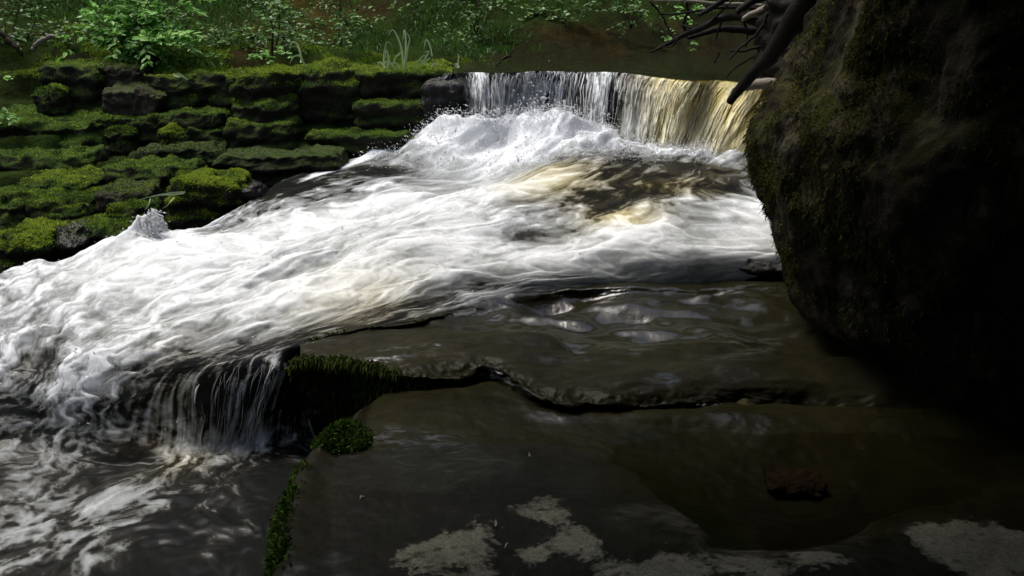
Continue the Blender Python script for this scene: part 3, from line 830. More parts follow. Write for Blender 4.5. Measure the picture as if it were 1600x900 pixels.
# top course of the old ledge
S("ledge_block", "large dark mossy block below the leafy bush, far left of the top course", 62, 152, 104, 186, 6.40, .55, 1, rough=.08, bright=.35)
S("ledge_block", "narrow brown earthy block just behind the two bare leaning stones", 148, 215, 106, 150, 6.52, .4, 2, mat=M_BARE, moss=500)
S("ledge_block", "mossy block of the top course right of the two bare stones", 232, 306, 122, 176, 6.42, .5, 3, bright=.35)
S("ledge_block", "low dark mossy block between bare stones and the round moss cap", 300, 368, 120, 170, 6.45, .5, 4, bright=.35)
S("ledge_block", "block under a rounded overhanging cap of yellow-green moss", 362, 462, 117, 168, 6.30, .6, 5, k=3.2, moss=3800, ln=.022, bright=.35)
S("ledge_block", "tall dark block under the brightest moss, beside the grass tuft", 452, 562, 112, 208, 6.42, .6, 6, moss=4200, ln=.022, bright=.35)
S("ledge_block", "long mossy top block under the tall grass tuft beside the waterfall", 556, 702, 114, 162, 6.45, .6, 7, moss=3400, ln=.018, bright=.35)
S("ledge_block", "dark square-edged block with moss rim in the middle course near the fall", 553, 668, 162, 210, 6.28, .5, 8, k=8, rough=.05, moss=1600)
S("ledge_block", "flat dark block at the waterline below the square-edged block", 482, 644, 211, 246, 6.12, .6, 9, k=7, rough=.06, moss=1500)
S("ledge_block", "mossy block under the round moss cap, second course", 362, 458, 162, 196, 6.22, .5, 10, moss=1400)
S("ledge_block", "dark flat ledge block in the third course right of the moss knobs", 348, 456, 194, 238, 6.10, .5, 11, k=7, rough=.07, moss=1500)
S("ledge_block", "dark recessed block left of the flat third-course ledge block", 283, 352, 205, 240, 6.12, .5, 12, moss=700)
S("bare_stone", "bare brown flat-topped stone leaning at the left of a pair", 157, 214, 139, 177, 6.28, .35, 13, k=6, rough=.06, mat=M_BARE, moss=0, tilt=(8, 4, 0))
S("bare_stone", "smaller bare brown stone sloping down to the right, right of a pair", 206, 241, 142, 174, 6.26, .3, 14, k=4, rough=.08, mat=M_BARE, moss=60, tilt=(6, 22, 0))
S("moss_knob", "small bright moss knob below the third-course ledge, right of two", 250, 288, 208, 236, 6.05, .25, 15, k=2.4, moss=1500, ln=.02, mossmat=M_MOSS, bright=.35)
S("moss_knob", "dull moss knob left of the small bright knob", 165, 205, 204, 238, 6.05, .25, 16, k=2.4, moss=1100, ln=.02)
S("moss_knob", "mossy knob on the shadowed left wall under the top block", 52, 92, 142, 176, 6.22, .25, 17, k=2.4, moss=900, ln=.02)
S("shelf_stone", "broad mossy shelf stone at the left end of the second course", 92, 178, 186, 222, 6.14, .5, 18, k=6, rough=.10, moss=1300)
S("shelf_stone", "low mossy shelf stone below the two bare stones, second course", 172, 262, 182, 212, 6.20, .5, 61, k=6, rough=.12, moss=1300, tilt=(0, -3, 4))
S("shelf_stone", "shadowed mossy shelf stone right of the one below the bare stones", 256, 345, 178, 208, 6.17, .5, 62, k=5, rough=.12, moss=1000, tilt=(0, 3, -5))
S("shelf_stone", "wide low dark wet shelf stone running into the rapids", 330, 525, 246, 274, 5.72, .8, 19, k=8, rough=.05, moss=700, ln=.010, mossmat=M_MOSSD, mat=M_LOWMOSS)
S("shelf_stone", "dull mossy shelf stone left of the dark wet shelf", 196, 338, 238, 268, 5.80, .7, 63, k=6, rough=.09, moss=1300, ln=.012, mossmat=M_MOSSD, mat=M_LOWMOSS, tilt=(0, -2, 3))
S("bank_stone", "large mossy mound stone at the left picture edge", -60, 132, 192, 250, 5.85, .8, 20, k=3.5, moss=3000)
S("bank_stone", "dark overhung stone under the left mossy mound", -50, 128, 246, 312, 5.55, .6, 21, k=5, moss=1500)
S("bank_stone", "dark block with a thin mossy rim behind the bright moss stone", 160, 292, 264, 316, 5.45, .5, 22, k=7, rough=.05, moss=1200)
S("wet_stone", "bright moss topped stone with wet dark flank at the rapids' edge", 254, 372, 286, 362, 4.90, .42, 23, k=4.5, rough=.07, moss=5200, ln=.02, sub=5, bright=.35)
S("wet_stone", "wet black stone at the right foot of the bright moss stone", 345, 398, 300, 356, 4.98, .35, 24, k=3.5, mat=M_WET, moss=0)
S("rubble_stone", "sloping mossy rubble stone left of the small white trickle", 26, 128, 322, 366, 4.85, .5, 25, k=3.2, moss=2000)
S("rubble_stone", "mossy rubble stone right of the small white trickle", 164, 218, 330, 366, 4.75, .35, 26, k=3, moss=1200)
S("rubble_stone", "brown rubble stone above the small white trickle", 150, 225, 300, 334, 5.0, .35, 27, k=3.5, mat=M_BARE, moss=500)
S("rubble_stone", "green mossy slope stone under the left mound", 20, 130, 286, 326, 5.2, .5, 28, k=3, moss=2200, bright=.35)
S("rubble_stone", "low dark stone at the water below the trickle", 92, 205, 358, 400, 4.52, .4, 29, k=3.5, moss=1600)
S("rubble_stone", "rounded stone with yellow moss cap at the left edge by the water", -20, 66, 374, 424, 4.22, .4, 30, k=3, moss=2400, ln=.018, bright=.35)
S("rubble_stone", "dark grey stone between the yellow-capped stone and the low dark stone", 40, 118, 370, 412, 4.36, .35, 31, k=3, mat=M_WET, moss=400)
S("rubble_stone", "shadowed mossy stone at the left edge above the yellow-capped stone", -60, 40, 318, 376, 4.8, .5, 32, k=3, moss=1200)
S("wet_stone", "wet black rock by the foot of the boulder in the foam", 1120, 1290, 396, 432, 3.98, .45, 33, k=2.2, rough=.02, mat=M_WET, moss=0, sub=5, group="wet stones in the rapids")
S("wet_stone", "dark thin-filmed rock at the left end of the fall", 662, 728, 128, 225, 6.24, .35, 34, k=7, rough=.08, mat=M_WET, moss=0, sub=5, group="wet stones in the rapids")

# ------------------------------------------------------------------ big boulder on the right
zt = [.15, .30, .42, .57, .70, .82, 1.03, 1.165, 1.30, 1.385, 1.55, 1.70, 2.1, 2.5, 2.9, 3.1]
xt = [v + .17 for v in (1.42, 1.28, 1.13, .99, .94, .90, .83, .82, .87, .93, .99, 1.03, 1.18, 1.35, 1.8, 2.25)]
BC = np.array([2.47, 3.35])
nz_, nt = 300, 420
zz = np.linspace(.15, 3.1, nz_)[:, None]
th = np.linspace(0, 2 * math.pi, nt, endpoint=False)[None, :]
rr = BC[0] - np.interp(zz[:, 0], zt, xt)[:, None]
rr = rr + 0 * th
cx, cy = np.cos(th), np.sin(th)
q = 2.6
se = (np.abs(cx) ** q + np.abs(cy) ** q) ** (-1 / q)
bx, by = cx * se, cy * se
rn = 0.08 * fbm(bx * 2.0 + zz * .5, by * 2.2, zz * 1.6, 5) + 0.035 * fbm(bx * 8, by * 8, zz * 5, 4) + .010 * fbm(bx * 30, by * 30, zz * 14, 3)
rr = rr + rn
G = np.stack([BC[0] + rr * bx, BC[1] + rr * .80 * by, zz + 0 * th + .04 * fbm(bx * 3, by * 3, zz * 3 + 9, 3)], -1)
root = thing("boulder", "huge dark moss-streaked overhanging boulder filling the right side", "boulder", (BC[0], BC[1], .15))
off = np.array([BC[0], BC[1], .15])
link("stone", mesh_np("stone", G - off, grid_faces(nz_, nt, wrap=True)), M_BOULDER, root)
du = np.gradient(G, axis=0); dv = np.roll(G, -1, 1) - np.roll(G, 1, 1)
BN = np.cross(dv, du); BN /= np.linalg.norm(BN, axis=-1, keepdims=True) + 1e-9
c0 = np.array([BC[0], BC[1]]); sgn = np.sign(((G[..., :2] - c0) * BN[..., :2]).sum(-1)); BN *= sgn[..., None]
w = (G[..., 0] < 1.5) * (G[..., 2] > .6) * (G[..., 2] < 2.2) * sstep(-.05, .35, fbm(bx * 4, by * 4, zz * 3.5 + 3, 4) + .15 * (G[..., 0] < 1.2))
C, N = scatter_grid(G, BN, w, 26000)
C[:, 2] += rng.uniform(-.01, .01, len(C))
moss_obj("moss", C, N, .016, .0035, M_MOSSB, root, .7, .0, .9, .7, off)

# overhanging cliff above and beside the viewer, added out of view to keep the slab in shade
def unseen_cliff_piece(name, label, c, half, seed):
    D, F = rock_shape(np.array(half), seed, 5, .10, 5)
    o = link(name, mesh_np(name, D, F), M_CLIFF); o.location = c
    return tag(o, label, kind="structure")
unseen_cliff_piece("unseen_overhang", "unseen rock roof added to shade the slab", (1.9, -.15, 3.65), (4.2, 3.42, 1.15), 41)
unseen_cliff_piece("unseen_cliff", "unseen rock wall added on the right of the slab", (4.6, .5, 1.6), (1.5, 4.0, 2.4), 42)
unseen_cliff_piece("unseen_cliff", "unseen rock wall added behind the viewer", (1.2, -4.2, 1.6), (4.6, 1.3, 2.6), 43)

# ------------------------------------------------------------------ plants
def leaf_geo(mb, base, d, nrm, L, W, r):
    d = d / (np.linalg.norm(d) + 1e-9)
    s = np.cross(d, nrm); s /= np.linalg.norm(s) + 1e-9
    n = np.cross(s, d)
    V = [base, base + d * L * .3 + s * W * .45 + n * L * .04, base + d * L * .68 + s * W * .38 + n * L * .02, base + d * L - n * L * .10,
         base + d * L * .68 - s * W * .38 + n * L * .02, base + d * L * .3 - s * W * .45 + n * L * .04, base + d * L * .5 - n * L * .05]
    F = [(0, 1, 6), (1, 2, 6), (2, 3, 6), (3, 4, 6), (4, 5, 6), (5, 0, 6)]
    mb.add(V, F, r)

def shrub(label, base, tips, nsub, nleaf, L, mat, name="leafy_shrub", spread=.22, rad=.006, cat="shrub", sag=.06, group="leafy shrubs on the bank"):
    base = np.asarray(base, float)
    root = thing(name, label, cat, base, group)
    st, lv = MB(), MB()
    for tp in tips:
        tp = np.asarray(tp, float)
        n = 9; t = np.linspace(0, 1, n)[:, None]
        mid = (base + tp) / 2 + rng.normal(scale=.05, size=3) + np.array([0, 0, .12])
        pts = (1 - t) ** 2 * base + 2 * t * (1 - t) * mid + t * t * tp
        st.tube(pts, np.linspace(rad, rad * .35, n), 5, .5)
        ax = (tp - base); ax /= np.linalg.norm(ax) + 1e-9
        for i in range(nsub):
            f = rng.uniform(.3, 1.0)
            o = pts[min(int(f * (n - 1)), n - 1)]
            dr = ax * .5 + rng.normal(size=3) * np.array([1, .8, .45]); dr /= np.linalg.norm(dr)
            ln = spread * rng.uniform(.5, 1.2)
            m = 6; tt = np.linspace(0, 1, m)[:, None]
            sp = o + dr * ln * tt - np.array([0, 0, 1]) * sag * tt ** 2
            st.tube(sp, np.linspace(rad * .35, rad * .15, m), 4, .5)
            br = rng.uniform(.1, .9)
            for j in range(nleaf):
                g = rng.uniform(.15, 1.0)
                p0 = o + dr * ln * g - np.array([0, 0, 1]) * sag * g ** 2
                side = np.cross(dr, [0, 0, 1.]); side /= np.linalg.norm(side) + 1e-9
                d = dr * rng.uniform(.2, .8) + side * (1 if j % 2 else -1) * rng.uniform(.5, 1.1) + rng.normal(scale=.2, size=3) + np.array([0, 0, -.15])
                nr = np.array([0, 0, 1.]) + rng.normal(scale=.38, size=3) + np.array([0, -.25, 0])
                leaf_geo(lv, p0, d, nr, L * rng.uniform(.6, 1.25), L * .58 * rng.uniform(.8, 1.2), np.clip(br + rng.normal(scale=.22), 0, 1))
    st.build("stems", M_TWIG, root, loc=base)
    o = lv.build("leaves", mat, root, smooth=False, loc=base); o["kind"] = "stuff"
    return root

Q = lambda px, py, y: P(px, py, y=y)
shrub("broad bright green bush on the bank top at upper left", Q(215, 92, 7.1), [Q(a, b, y) for a, b, y in ((140, 20, 6.8), (190, -20, 6.9), (250, 30, 6.7), (170, 60, 6.6), (300, 5, 6.9), (230, 70, 6.55), (290, 60, 6.7), (130, 50, 6.8), (255, -30, 7.0), (215, 10, 6.7))], 18, 11, .064, M_LEAF)
shrub("dim sparse bush at the upper left corner", Q(20, 100, 7.2), [Q(a, b, y) for a, b, y in ((10, 30, 6.9), (60, 20, 7.0), (100, 40, 7.1), (-30, 50, 6.9), (40, -20, 7.2))], 8, 7, .05, M_LEAFD)
shrub("small bright leafy sprig hanging at the left picture edge", Q(-40, 170, 5.9), [Q(10, 178, 5.85), Q(18, 190, 5.85), Q(15, 120, 5.9)], 4, 6, .05, M_LEAF, "leafy_sprig", .10, .004, "sprig")
shrub("light green bush right of the broad bush below the orange leaf litter", Q(425, 90, 7.3), [Q(a, b, y) for a, b, y in ((410, 20, 7.1), (440, 40, 7.0), (455, 10, 7.1), (420, -20, 7.2), (400, 55, 7.0))], 8, 8, .048, M_LEAFD, spread=.16)
shrub("hanging leafy spray above the bright moss, top centre left", Q(530, -60, 7.3), [Q(a, b, y) for a, b, y in ((520, 20, 7.0), (560, 40, 6.95), (585, 20, 7.0), (530, 72, 6.9), (555, 65, 6.9), (510, 5, 7.0), (580, 45, 6.95))], 6, 8, .045, M_LEAFD, "leafy_spray", .14, .005)
shrub("faint twiggy bush at the top centre behind the pool", Q(745, 60, 8.4), [Q(a, b, y) for a, b, y in ((720, 5, 8.2), (760, 10, 8.2), (790, 0, 8.3), (740, -10, 8.3))], 6, 6, .045, M_LEAFD, spread=.2)
shrub("loose leafy spray hanging over the dark hollow above the tall grass", Q(640, -70, 7.8), [Q(a, b, y) for a, b, y in ((620, 10, 7.6), (650, 25, 7.5), (680, 8, 7.6), (665, -10, 7.7))], 7, 8, .045, M_LEAFD, "leafy_spray", .16, .005)
shrub("bright low bush between the broad bush and the light green bush", Q(350, 95, 7.4), [Q(a, b, y) for a, b, y in ((340, 55, 7.2), (365, 70, 7.1), (380, 50, 7.2), (330, 75, 7.1))], 7, 8, .042, M_LEAFD, spread=.16)
shrub("grassy leafed plant on the far bank top behind the fall", Q(880, 48, 8.9), [Q(a, b, y) for a, b, y in ((850, 15, 8.8), (880, 5, 8.8), (910, 20, 8.8), (930, 10, 8.9), (830, 25, 8.8))], 8, 8, .05, M_LEAFD, spread=.2)
shrub("dim leafy plant on the far bank nearest the dead branches", Q(985, 45, 9.0), [Q(a, b, y) for a, b, y in ((960, 15, 8.8), (990, 8, 8.8), (1010, 20, 8.9), (1030, 5, 8.9))], 7, 7, .05, M_LEAFD, spread=.2)
shrub("low leafy herb on the bank left of the small bent grass", Q(415, 108, 6.75), [Q(a, b, 6.7) for a, b in ((400, 96), (420, 90), (440, 98), (410, 100))], 5, 5, .04, M_LEAF, "leafy_herb", .09, .003, "herb", .02, "low herbs on the bank")
shrub("low leafy herb at the foot of the broad bright bush", Q(290, 108, 6.75), [Q(a, b, 6.7) for a, b in ((270, 96), (300, 92), (320, 98), (260, 90), (335, 90))], 6, 5, .036, M_LEAFD, "leafy_herb", .10, .003, "herb", .02, "low herbs on the bank")
shrub("small pale leafed sprig growing by the forked dead branch", Q(1075, 40, 6.6), [Q(1085, 22, 6.5), Q(1100, 12, 6.5), Q(1062, 30, 6.5)], 4, 5, .04, M_LEAF, "leafy_sprig", .12, .003, "sprig", .03, "sprigs on dead wood")
shrub("tiny pale sprig over the pool under the branch tip", Q(1062, 70, 6.4), [Q(1050, 66, 6.35), Q(1075, 80, 6.35)], 3, 4, .035, M_LEAF, "leafy_sprig", .08, .002, "sprig", .02, "sprigs on dead wood")

def blade_part(root, base, b0, ctrl, w, mat, r):
    """one bent grass blade through control points"""
    p = np.array(ctrl, float); n = 12
    W = catmull(n, len(p)); c = W @ p
    T = np.gradient(c, axis=0); s = np.cross(T, [0.2, 1, .1]); s /= np.linalg.norm(s, axis=1)[:, None] + 1e-9
    wd = w * (1 - np.linspace(0, 1, n) ** 2.2)[:, None] + .0006
    nrm = np.cross(s, T); nrm /= np.linalg.norm(nrm, axis=1)[:, None] + 1e-9
    V = np.stack([c - s * wd, c - nrm * wd * .5, c + s * wd], 1) - np.asarray(base)
    return link("blade", mesh_np("blade", V, grid_faces(n, 3), {"rnd": np.full(n * 3, r)}), mat, root)

def tuft(label, px, py, Y, blades_px, w=.0062, mat=None, group="grass tufts on the mossy ledge", name="grass_tuft"):
    base = P(px, py, y=Y)
    root = thing(name, label, "grass", base, group)
    for bl in blades_px:
        dy = rng.uniform(-.06, .06)
        pts = [P(a, b, y=Y + dy * min(1, i)) for i, (a, b) in enumerate(bl)]
        blade_part(root, base, None, pts, w * rng.uniform(.8, 1.2), mat or M_SEDGE, rng.uniform(0, 1))
    return root
tuft("tall tuft of pale drooping grass on the ledge left of the fall", 612, 112, 6.5,
     [[(630, 112), (627, 75), (615, 47), (606, 56)], [(632, 112), (634, 70), (632, 46), (629, 66)], [(633, 108), (636, 80), (640, 60), (632, 47)],
      [(600, 112), (600, 85), (605, 65), (614, 74)], [(603, 112), (607, 92), (603, 78), (602, 95)], [(612, 112), (618, 90), (630, 80), (622, 88)],
      [(598, 112), (590, 105), (587, 108), (585, 112)], [(612, 112), (605, 118), (600, 128), (598, 133)], [(620, 112), (612, 100), (603, 96), (598, 110)],
      [(634, 112), (633, 125), (637, 138), (638, 146)], [(626, 112), (622, 102), (616, 98), (612, 106)], [(608, 112), (598, 100), (592, 98), (590, 108)]])
tuft("loose grass with bent-over tips right of the tall tuft", 668, 108, 6.55,
     [[(675, 88), (672, 72), (666, 62), (662, 78)], [(655, 106), (664, 92), (670, 80), (663, 82)], [(658, 105), (664, 98), (672, 90), (668, 94)], [(648, 106), (655, 94), (664, 86), (660, 90)], [(672, 106), (677, 100), (684, 100), (686, 105)]])
tuft("short single grass stem nearest the fall's left end", 716, 106, 6.6, [[(714, 106), (716, 96), (717, 86), (714, 84)], [(717, 106), (713, 100), (711, 104), (710, 108)]])
tuft("small bent grass pair on the bank above the moss cap", 474, 106, 6.6, [[(480, 110), (472, 92), (466, 74), (452, 74)], [(470, 98), (470, 88), (460, 88), (452, 100)], [(472, 96), (465, 70), (456, 66), (452, 80)]])
tuft("three pale dry blades lying over the top course", 282, 118, 6.42, [[(270, 116), (282, 122), (292, 127), (300, 132)], [(276, 115), (286, 121), (294, 126), (297, 133)], [(278, 114), (290, 122), (298, 128), (303, 131)]])
tuft("long green blades hanging left from the bright moss stone", 285, 300, 4.86, [[(290, 300), (270, 301), (240, 306), (212, 314)], [(288, 302), (268, 304), (250, 305), (236, 308)], [(272, 308), (266, 316), (260, 322), (254, 326)], [(235, 310), (232, 320), (226, 328), (218, 334)]], group="grass blades low on the bank", w=.003)
tuft("yellow-green blades drooping from the round moss cap", 450, 118, 6.36, [[(455, 120), (448, 130), (444, 140), (440, 148)], [(470, 122), (460, 126), (452, 134), (448, 146)], [(486, 128), (476, 132), (470, 138), (467, 144)], [(380, 120), (372, 128), (366, 136), (364, 146)]], mat=M_GRASS)

bn = grid_normals(BANKG)
wr = RIM * sstep(.5, .9, bn[..., 2]) * sstep(-.15, .35, fbm(XX * 3, YY * 3, 4.4, 4)) * (XX > -4) * (XX < -.3)
C, N = scatter_grid(BANKG, bn, wr, 26000)
C[:, :2] += rng.uniform(-.015, .015, (len(C), 2))
V, F, r = blades(C, N, len(C), .016, .005, .7, 0, .9, .15)
r = np.clip(r * .5 + np.repeat(.5 * sstep(-.2, .4, fbm(C[:, 0] * 4, C[:, 1] * 4, 1.0, 3)), 5), 0, 1)
tag(link("bank_moss", mesh_np("bank_moss", V, F, {"rnd": r}), M_MOSS), "moss covering the stepped rock of the left bank", kind="stuff")

# short grass, moss turf and small ground leaves on the bank
def bank_scatter(name, label, n, xr, yr, cond, ln, wd, mat, spread, r0, r1, droop):
    X = rng.uniform(*xr, n); Y = rng.uniform(*yr, n)
    keep = cond(X, Y); X, Y = X[keep], Y[keep]
    Z = bank_z(X, Y)
    ok = Z > 1.16
    C = np.stack([X, Y, Z], 1)[ok]; N = np.tile([0, -.15, 1.], (len(C), 1))
    V, F, r = blades(C, N, len(C), ln, wd, spread, r0, r1, droop)
    o = link(name, mesh_np(name, V, F, {"rnd": r}), mat)
    return tag(o, label, kind="stuff")
bank_scatter("moss_turf", "bright green moss turf along the ledge top", 60000, (-3.6, -.2), (6.55, 7.5), lambda x, y: fbm(x * 2.2, y * 2.2, 1.0) > -.25 + .5 * (y - 6.8), .028, .006, M_MOSS, .7, .45, 1.0, .1)
bank_scatter("bank_grass", "short grass growing on the bank slope", 56000, (-4.5, 4), (7.2, 10.5), lambda x, y: fbm(x * .9, y * .9, 5.0) > -.12 + .26 * sstep(-1.9, -.9, x), .09, .006, M_GRASS, .5, 0, .6, .35)
def leafcover(n):
    mb = MB()
    X = rng.uniform(-4.2, 2.5, n); Y = rng.uniform(7.0, 9.6, n)
    Z = bank_z(X, Y)
    ok = (fbm(X * 1.4, Y * 1.4, 8.0) > .0 + .28 * sstep(-1.6, -.6, X)) & (Z > 1.25)
    for x, y, z in zip(X[ok], Y[ok], Z[ok]):
        d = rng.normal(size=3) * [1, 1, .3]
        leaf_geo(mb, np.array([x, y, z + rng.uniform(.02, .14)]), d, np.array([0, -.3, 1]) + rng.normal(scale=.4, size=3), rng.uniform(.025, .05), rng.uniform(.015, .028), rng.uniform(0, .8))
    o = mb.build("ground_leaves", M_LEAFD, smooth=False)
    return tag(o, "small leaves of ground plants scattered over the bank", kind="stuff")
leafcover(11000)

# ------------------------------------------------------------------ dead wood by the right bank
def branch(name, label, px_pts, Y, r_px, mat, seg=9, group="dead branches over the pool", twigs=(), cat="branch"):
    n = len(px_pts)
    Ys = Y if isinstance(Y, (list, tuple)) else [Y] * n
    p = np.array([P(a, b, y=yy) for (a, b), yy in zip(px_pts, Ys)])
    m = 26; c = catmull(m, n) @ p
    rad = np.interp(np.linspace(0, n - 1, m), range(n), [r * Ys[0] / FPX for r in r_px])
    s = np.linspace(0, 6, m)
    c = c + .010 * np.stack([fbm(s, seg * 1.7 + n), fbm(s, 3.3 + px_pts[0][0] * .1), fbm(s, 9.7)], 1)
    rad = rad * (1 + .18 * fbm(s * 3, px_pts[0][1] * .2))
    base = c[0]
    root = thing(name, label, cat, base, group)
    mb = MB(); mb.tube(c, rad, seg); mb.build("wood", mat, root, loc=base)
    for tw in twigs:
        q = np.array([P(a, b, y=Ys[-1] if len(tw) < 1 else float(np.interp(a, sorted([px_pts[0][0], px_pts[-1][0]]), [Ys[0], Ys[-1]] if px_pts[0][0] < px_pts[-1][0] else [Ys[-1], Ys[0]]))) for a, b in tw])
        cc = catmull(10, len(q)) @ q
        mb = MB(); mb.tube(cc, np.linspace(.010, .003, 10), 6); mb.build("twig", mat, root, loc=base)
    return root
branch("dead_branch", "dark forked dead branch reaching left low over the pool", [(1215, 60), (1190, 38), (1140, 26), (1085, 47), (1048, 66), (1016, 81)], [5.9, 6.0, 6.1, 6.2, 6.3, 6.35], [7, 7, 6, 5, 3.5, 1.5], M_DEAD, twigs=[[(1085, 47), (1072, 41), (1062, 39)], [(1110, 35), (1125, 20), (1150, -4)], [(1060, 60), (1050, 72), (1035, 74)], [(1130, 28), (1122, 50), (1118, 64)], [(1160, 30), (1168, 52), (1165, 75)], [(1180, 36), (1200, 70), (1150, 105), (1135, 122)]])
branch("dead_branch", "thin pale stick crossing level at the very top", [(1210, 10), (1150, 7), (1090, 3), (1020, -1)], 6.4, [3, 3, 2.5, 1.5], M_PALE)
branch("dead_branch", "short pale broken branch above the dark forked one", [(1215, 8), (1195, 14), (1175, 22), (1160, 29)], 6.0, [7, 6, 5, 3], M_PALE)
branch("dead_branch", "dark mossy branch just under the forked one", [(1230, 50), (1180, 48), (1130, 45), (1075, 58)], 6.3, [8, 7, 5, 3], M_DEAD)
branch("dead_branch", "steep dark stick crossing the top near the boulder", [(1092, 24), (1115, 10), (1140, -8), (1160, -25)], 6.1, [3, 4, 5, 5], M_DEAD)
branch("dead_branch", "curved dark branch at the upper right of the tangle", [(1150, 20), (1175, 2), (1210, -10), (1250, -15)], 5.9, [5, 6, 7, 8], M_DEAD)
branch("dead_branch", "thick dark branch leaning down across the chute from the boulder", [(1275, -30), (1240, 30), (1205, 85), (1170, 122), (1140, 159)], [4.7, 4.8, 4.9, 5.0, 5.05], [17, 16, 13, 10, 6], M_DEAD, 10)
for lb_, pts_, yy_ in (("long thin twig curving left along the very top of the tangle", [(1230, 30), (1180, 14), (1120, 12), (1060, 22), (1030, 20)], 6.2),
                       ("thin drooping twig ending over the pool left of the leaning branch", [(1200, 20), (1185, 50), (1160, 72), (1138, 92)], 5.7),
                       ("fine bare twig rising steeply at the left of the tangle", [(1075, 58), (1068, 38), (1075, 15), (1068, -10)], 6.4),
                       ("short fine twig sticking out level below the mossy branch", [(1215, 76), (1185, 74), (1158, 80), (1140, 78)], 5.8)):
    branch("dead_branch", lb_, pts_, yy_, [3, 2.6, 2.0, 1.6, 1.0][:len(pts_)], M_DEAD, 6)
branch("driftwood_log", "pale smooth log end jutting from behind the boulder over the chute", [(1270, 124), (1235, 128), (1195, 131), (1156, 135)], [5.0, 5.05, 5.1, 5.15], [10, 9, 9, 7], M_PALE, 12, cat="log")
branch("dead_branch", "slim broken twig standing at the right end of the pool", [(1117, 98), (1121, 88), (1125, 80)], 5.7, [1.6, 1.4, 1.0], M_DEAD, 6)
branch("dead_branch", "thin twig rising from the far shore at centre", [(775, 104), (785, 92), (798, 84), (803, 74)], 6.9, [1.6, 1.4, 1.2, .8], M_TWIG, 6, twigs=[[(786, 92), (792, 90), (800, 88)]], group="twigs on the far shore")
branch("dead_branch", "thin bare twig hanging down the dark earth bank", [(1015, 0), (1035, 25), (1045, 45), (1050, 60)], 7.6, [2, 1.8, 1.4, 1], M_TWIG, 6, group="twigs on the far shore")
branch("bare_root", "bent mossy root at the upper left under the dim bush", [(50, 78), (62, 66), (78, 57), (92, 58)], 6.7, [4, 4, 3.5, 3], M_PALE, 7, group="roots on the left bank", cat="root")
branch("bare_root", "slanting brown stem at the left picture edge", [(-10, 40), (8, 58), (24, 72), (34, 84)], 6.6, [4, 4, 3.5, 3], M_TWIG, 7, group="roots on the left bank", cat="root")
# stump-like root mass in the dark corner behind the boulder
D, F = rock_shape(np.array([.20, .24, .34]), 77, 3.0, .20, 5)
root = thing("tree_stump", "black rooty stump in the gap beside the boulder", "stump", P(1222, 62, y=5.8) - np.array([0, 0, .3]))
link("stump_wood", mesh_np("stump_wood", D + np.array([0.1, 0, .30]), F), M_DEAD, root)
for i in range(16):
    a = rng.uniform(0, 6.28)
    c = np.array([.1, 0, .2]) + np.array([[.2 * math.cos(a) * t, -.25 * t * abs(math.sin(a)), -.28 * t + .1 * math.sin(3 * t + a)] for t in np.linspace(.6, 1.7, 10)])
    mb = MB(); mb.tube(c, np.linspace(.014, .003, 10), 6); mb.build("root", M_DEAD, root)

# ------------------------------------------------------------------ spray, foam, fallen leaves
def drops(name, label, pts, size):
    V0 = np.array([(1, 0, 0), (-1, 0, 0), (0, 1, 0), (0, -1, 0), (0, 0, 1), (0, 0, -1)], float)
    F0 = np.array([(0, 2, 4), (2, 1, 4), (1, 3, 4), (3, 0, 4), (2, 0, 5), (1, 2, 5), (3, 1, 5), (0, 3, 5)])
    n = len(pts)
    sc_ = size * rng.lognormal(0, .5, n)
    dirs = rng.normal(size=(n, 3)) * .4 + np.array([-.6, -.3, .5]); dirs /= np.linalg.norm(dirs, axis=1)[:, None]
    st = rng.uniform(.6, 2.6, n)
    V = V0[None] * sc_[:, None, None]
    V = V + dirs[:, None, :] * ((V0[None] @ dirs[:, :, None]) * (sc_ * st)[:, None, None])
    V = V + np.asarray(pts)[:, None, :]
    F = F0[None] + (np.arange(n) * len(V0))[:, None, None]
    o = link(name, mesh_np(name, V.reshape(-1, 3), F.reshape(-1, 3)), M_DROP)
    return tag(o, label, kind="stuff")
def cloud(px, py, z, r, n, up=.5):
    c = P(px, py, z=z)
    p = c + rng.normal(size=(n, 3)) * r
    p[:, 2] = c[2] + np.abs(p[:, 2] - c[2]) * up
    return p
top = RAP[:70, 20:250].reshape(-1, 3)
wt = np.repeat(np.exp(-np.linspace(0, 70, 70) / 26.0), 230); wt /= wt.sum()
pts = top[rng.choice(len(top), 11000, p=wt)] + rng.normal(size=(11000, 3)) * np.array([.03, .03, .028]) + np.array([0, 0, .012])
pts = np.vstack([pts, cloud(645, 226, .70, .05, 220, 2.2), cloud(700, 205, .80, .08, 500, 1.4), cloud(840, 190, .92, .09, 600, 1.3), cloud(930, 205, .85, .08, 300, 1.1)])
drops("spray_drops", "flying white drops thrown up at the foot of the fall", pts, .0017)
b0, b1 = P(215, 386, z=.53), P(243, 330, y=P(232, 380, z=.53)[1])
tt = rng.beta(1.0, 1.3, 1300)[:, None]
pts = b0 + (b1 - b0) * np.hstack([tt, tt, tt]) + rng.normal(size=(1300, 3)) * (.045 * (1 - tt) + .013) * np.array([1, .8, .6])
drops("splash", "white splash leaping up at the left shore", pts, .0020)
mb_v, mb_f, mb_foam, nn = [], [], [], 0
nu_, nv_ = RAP.shape[:2]
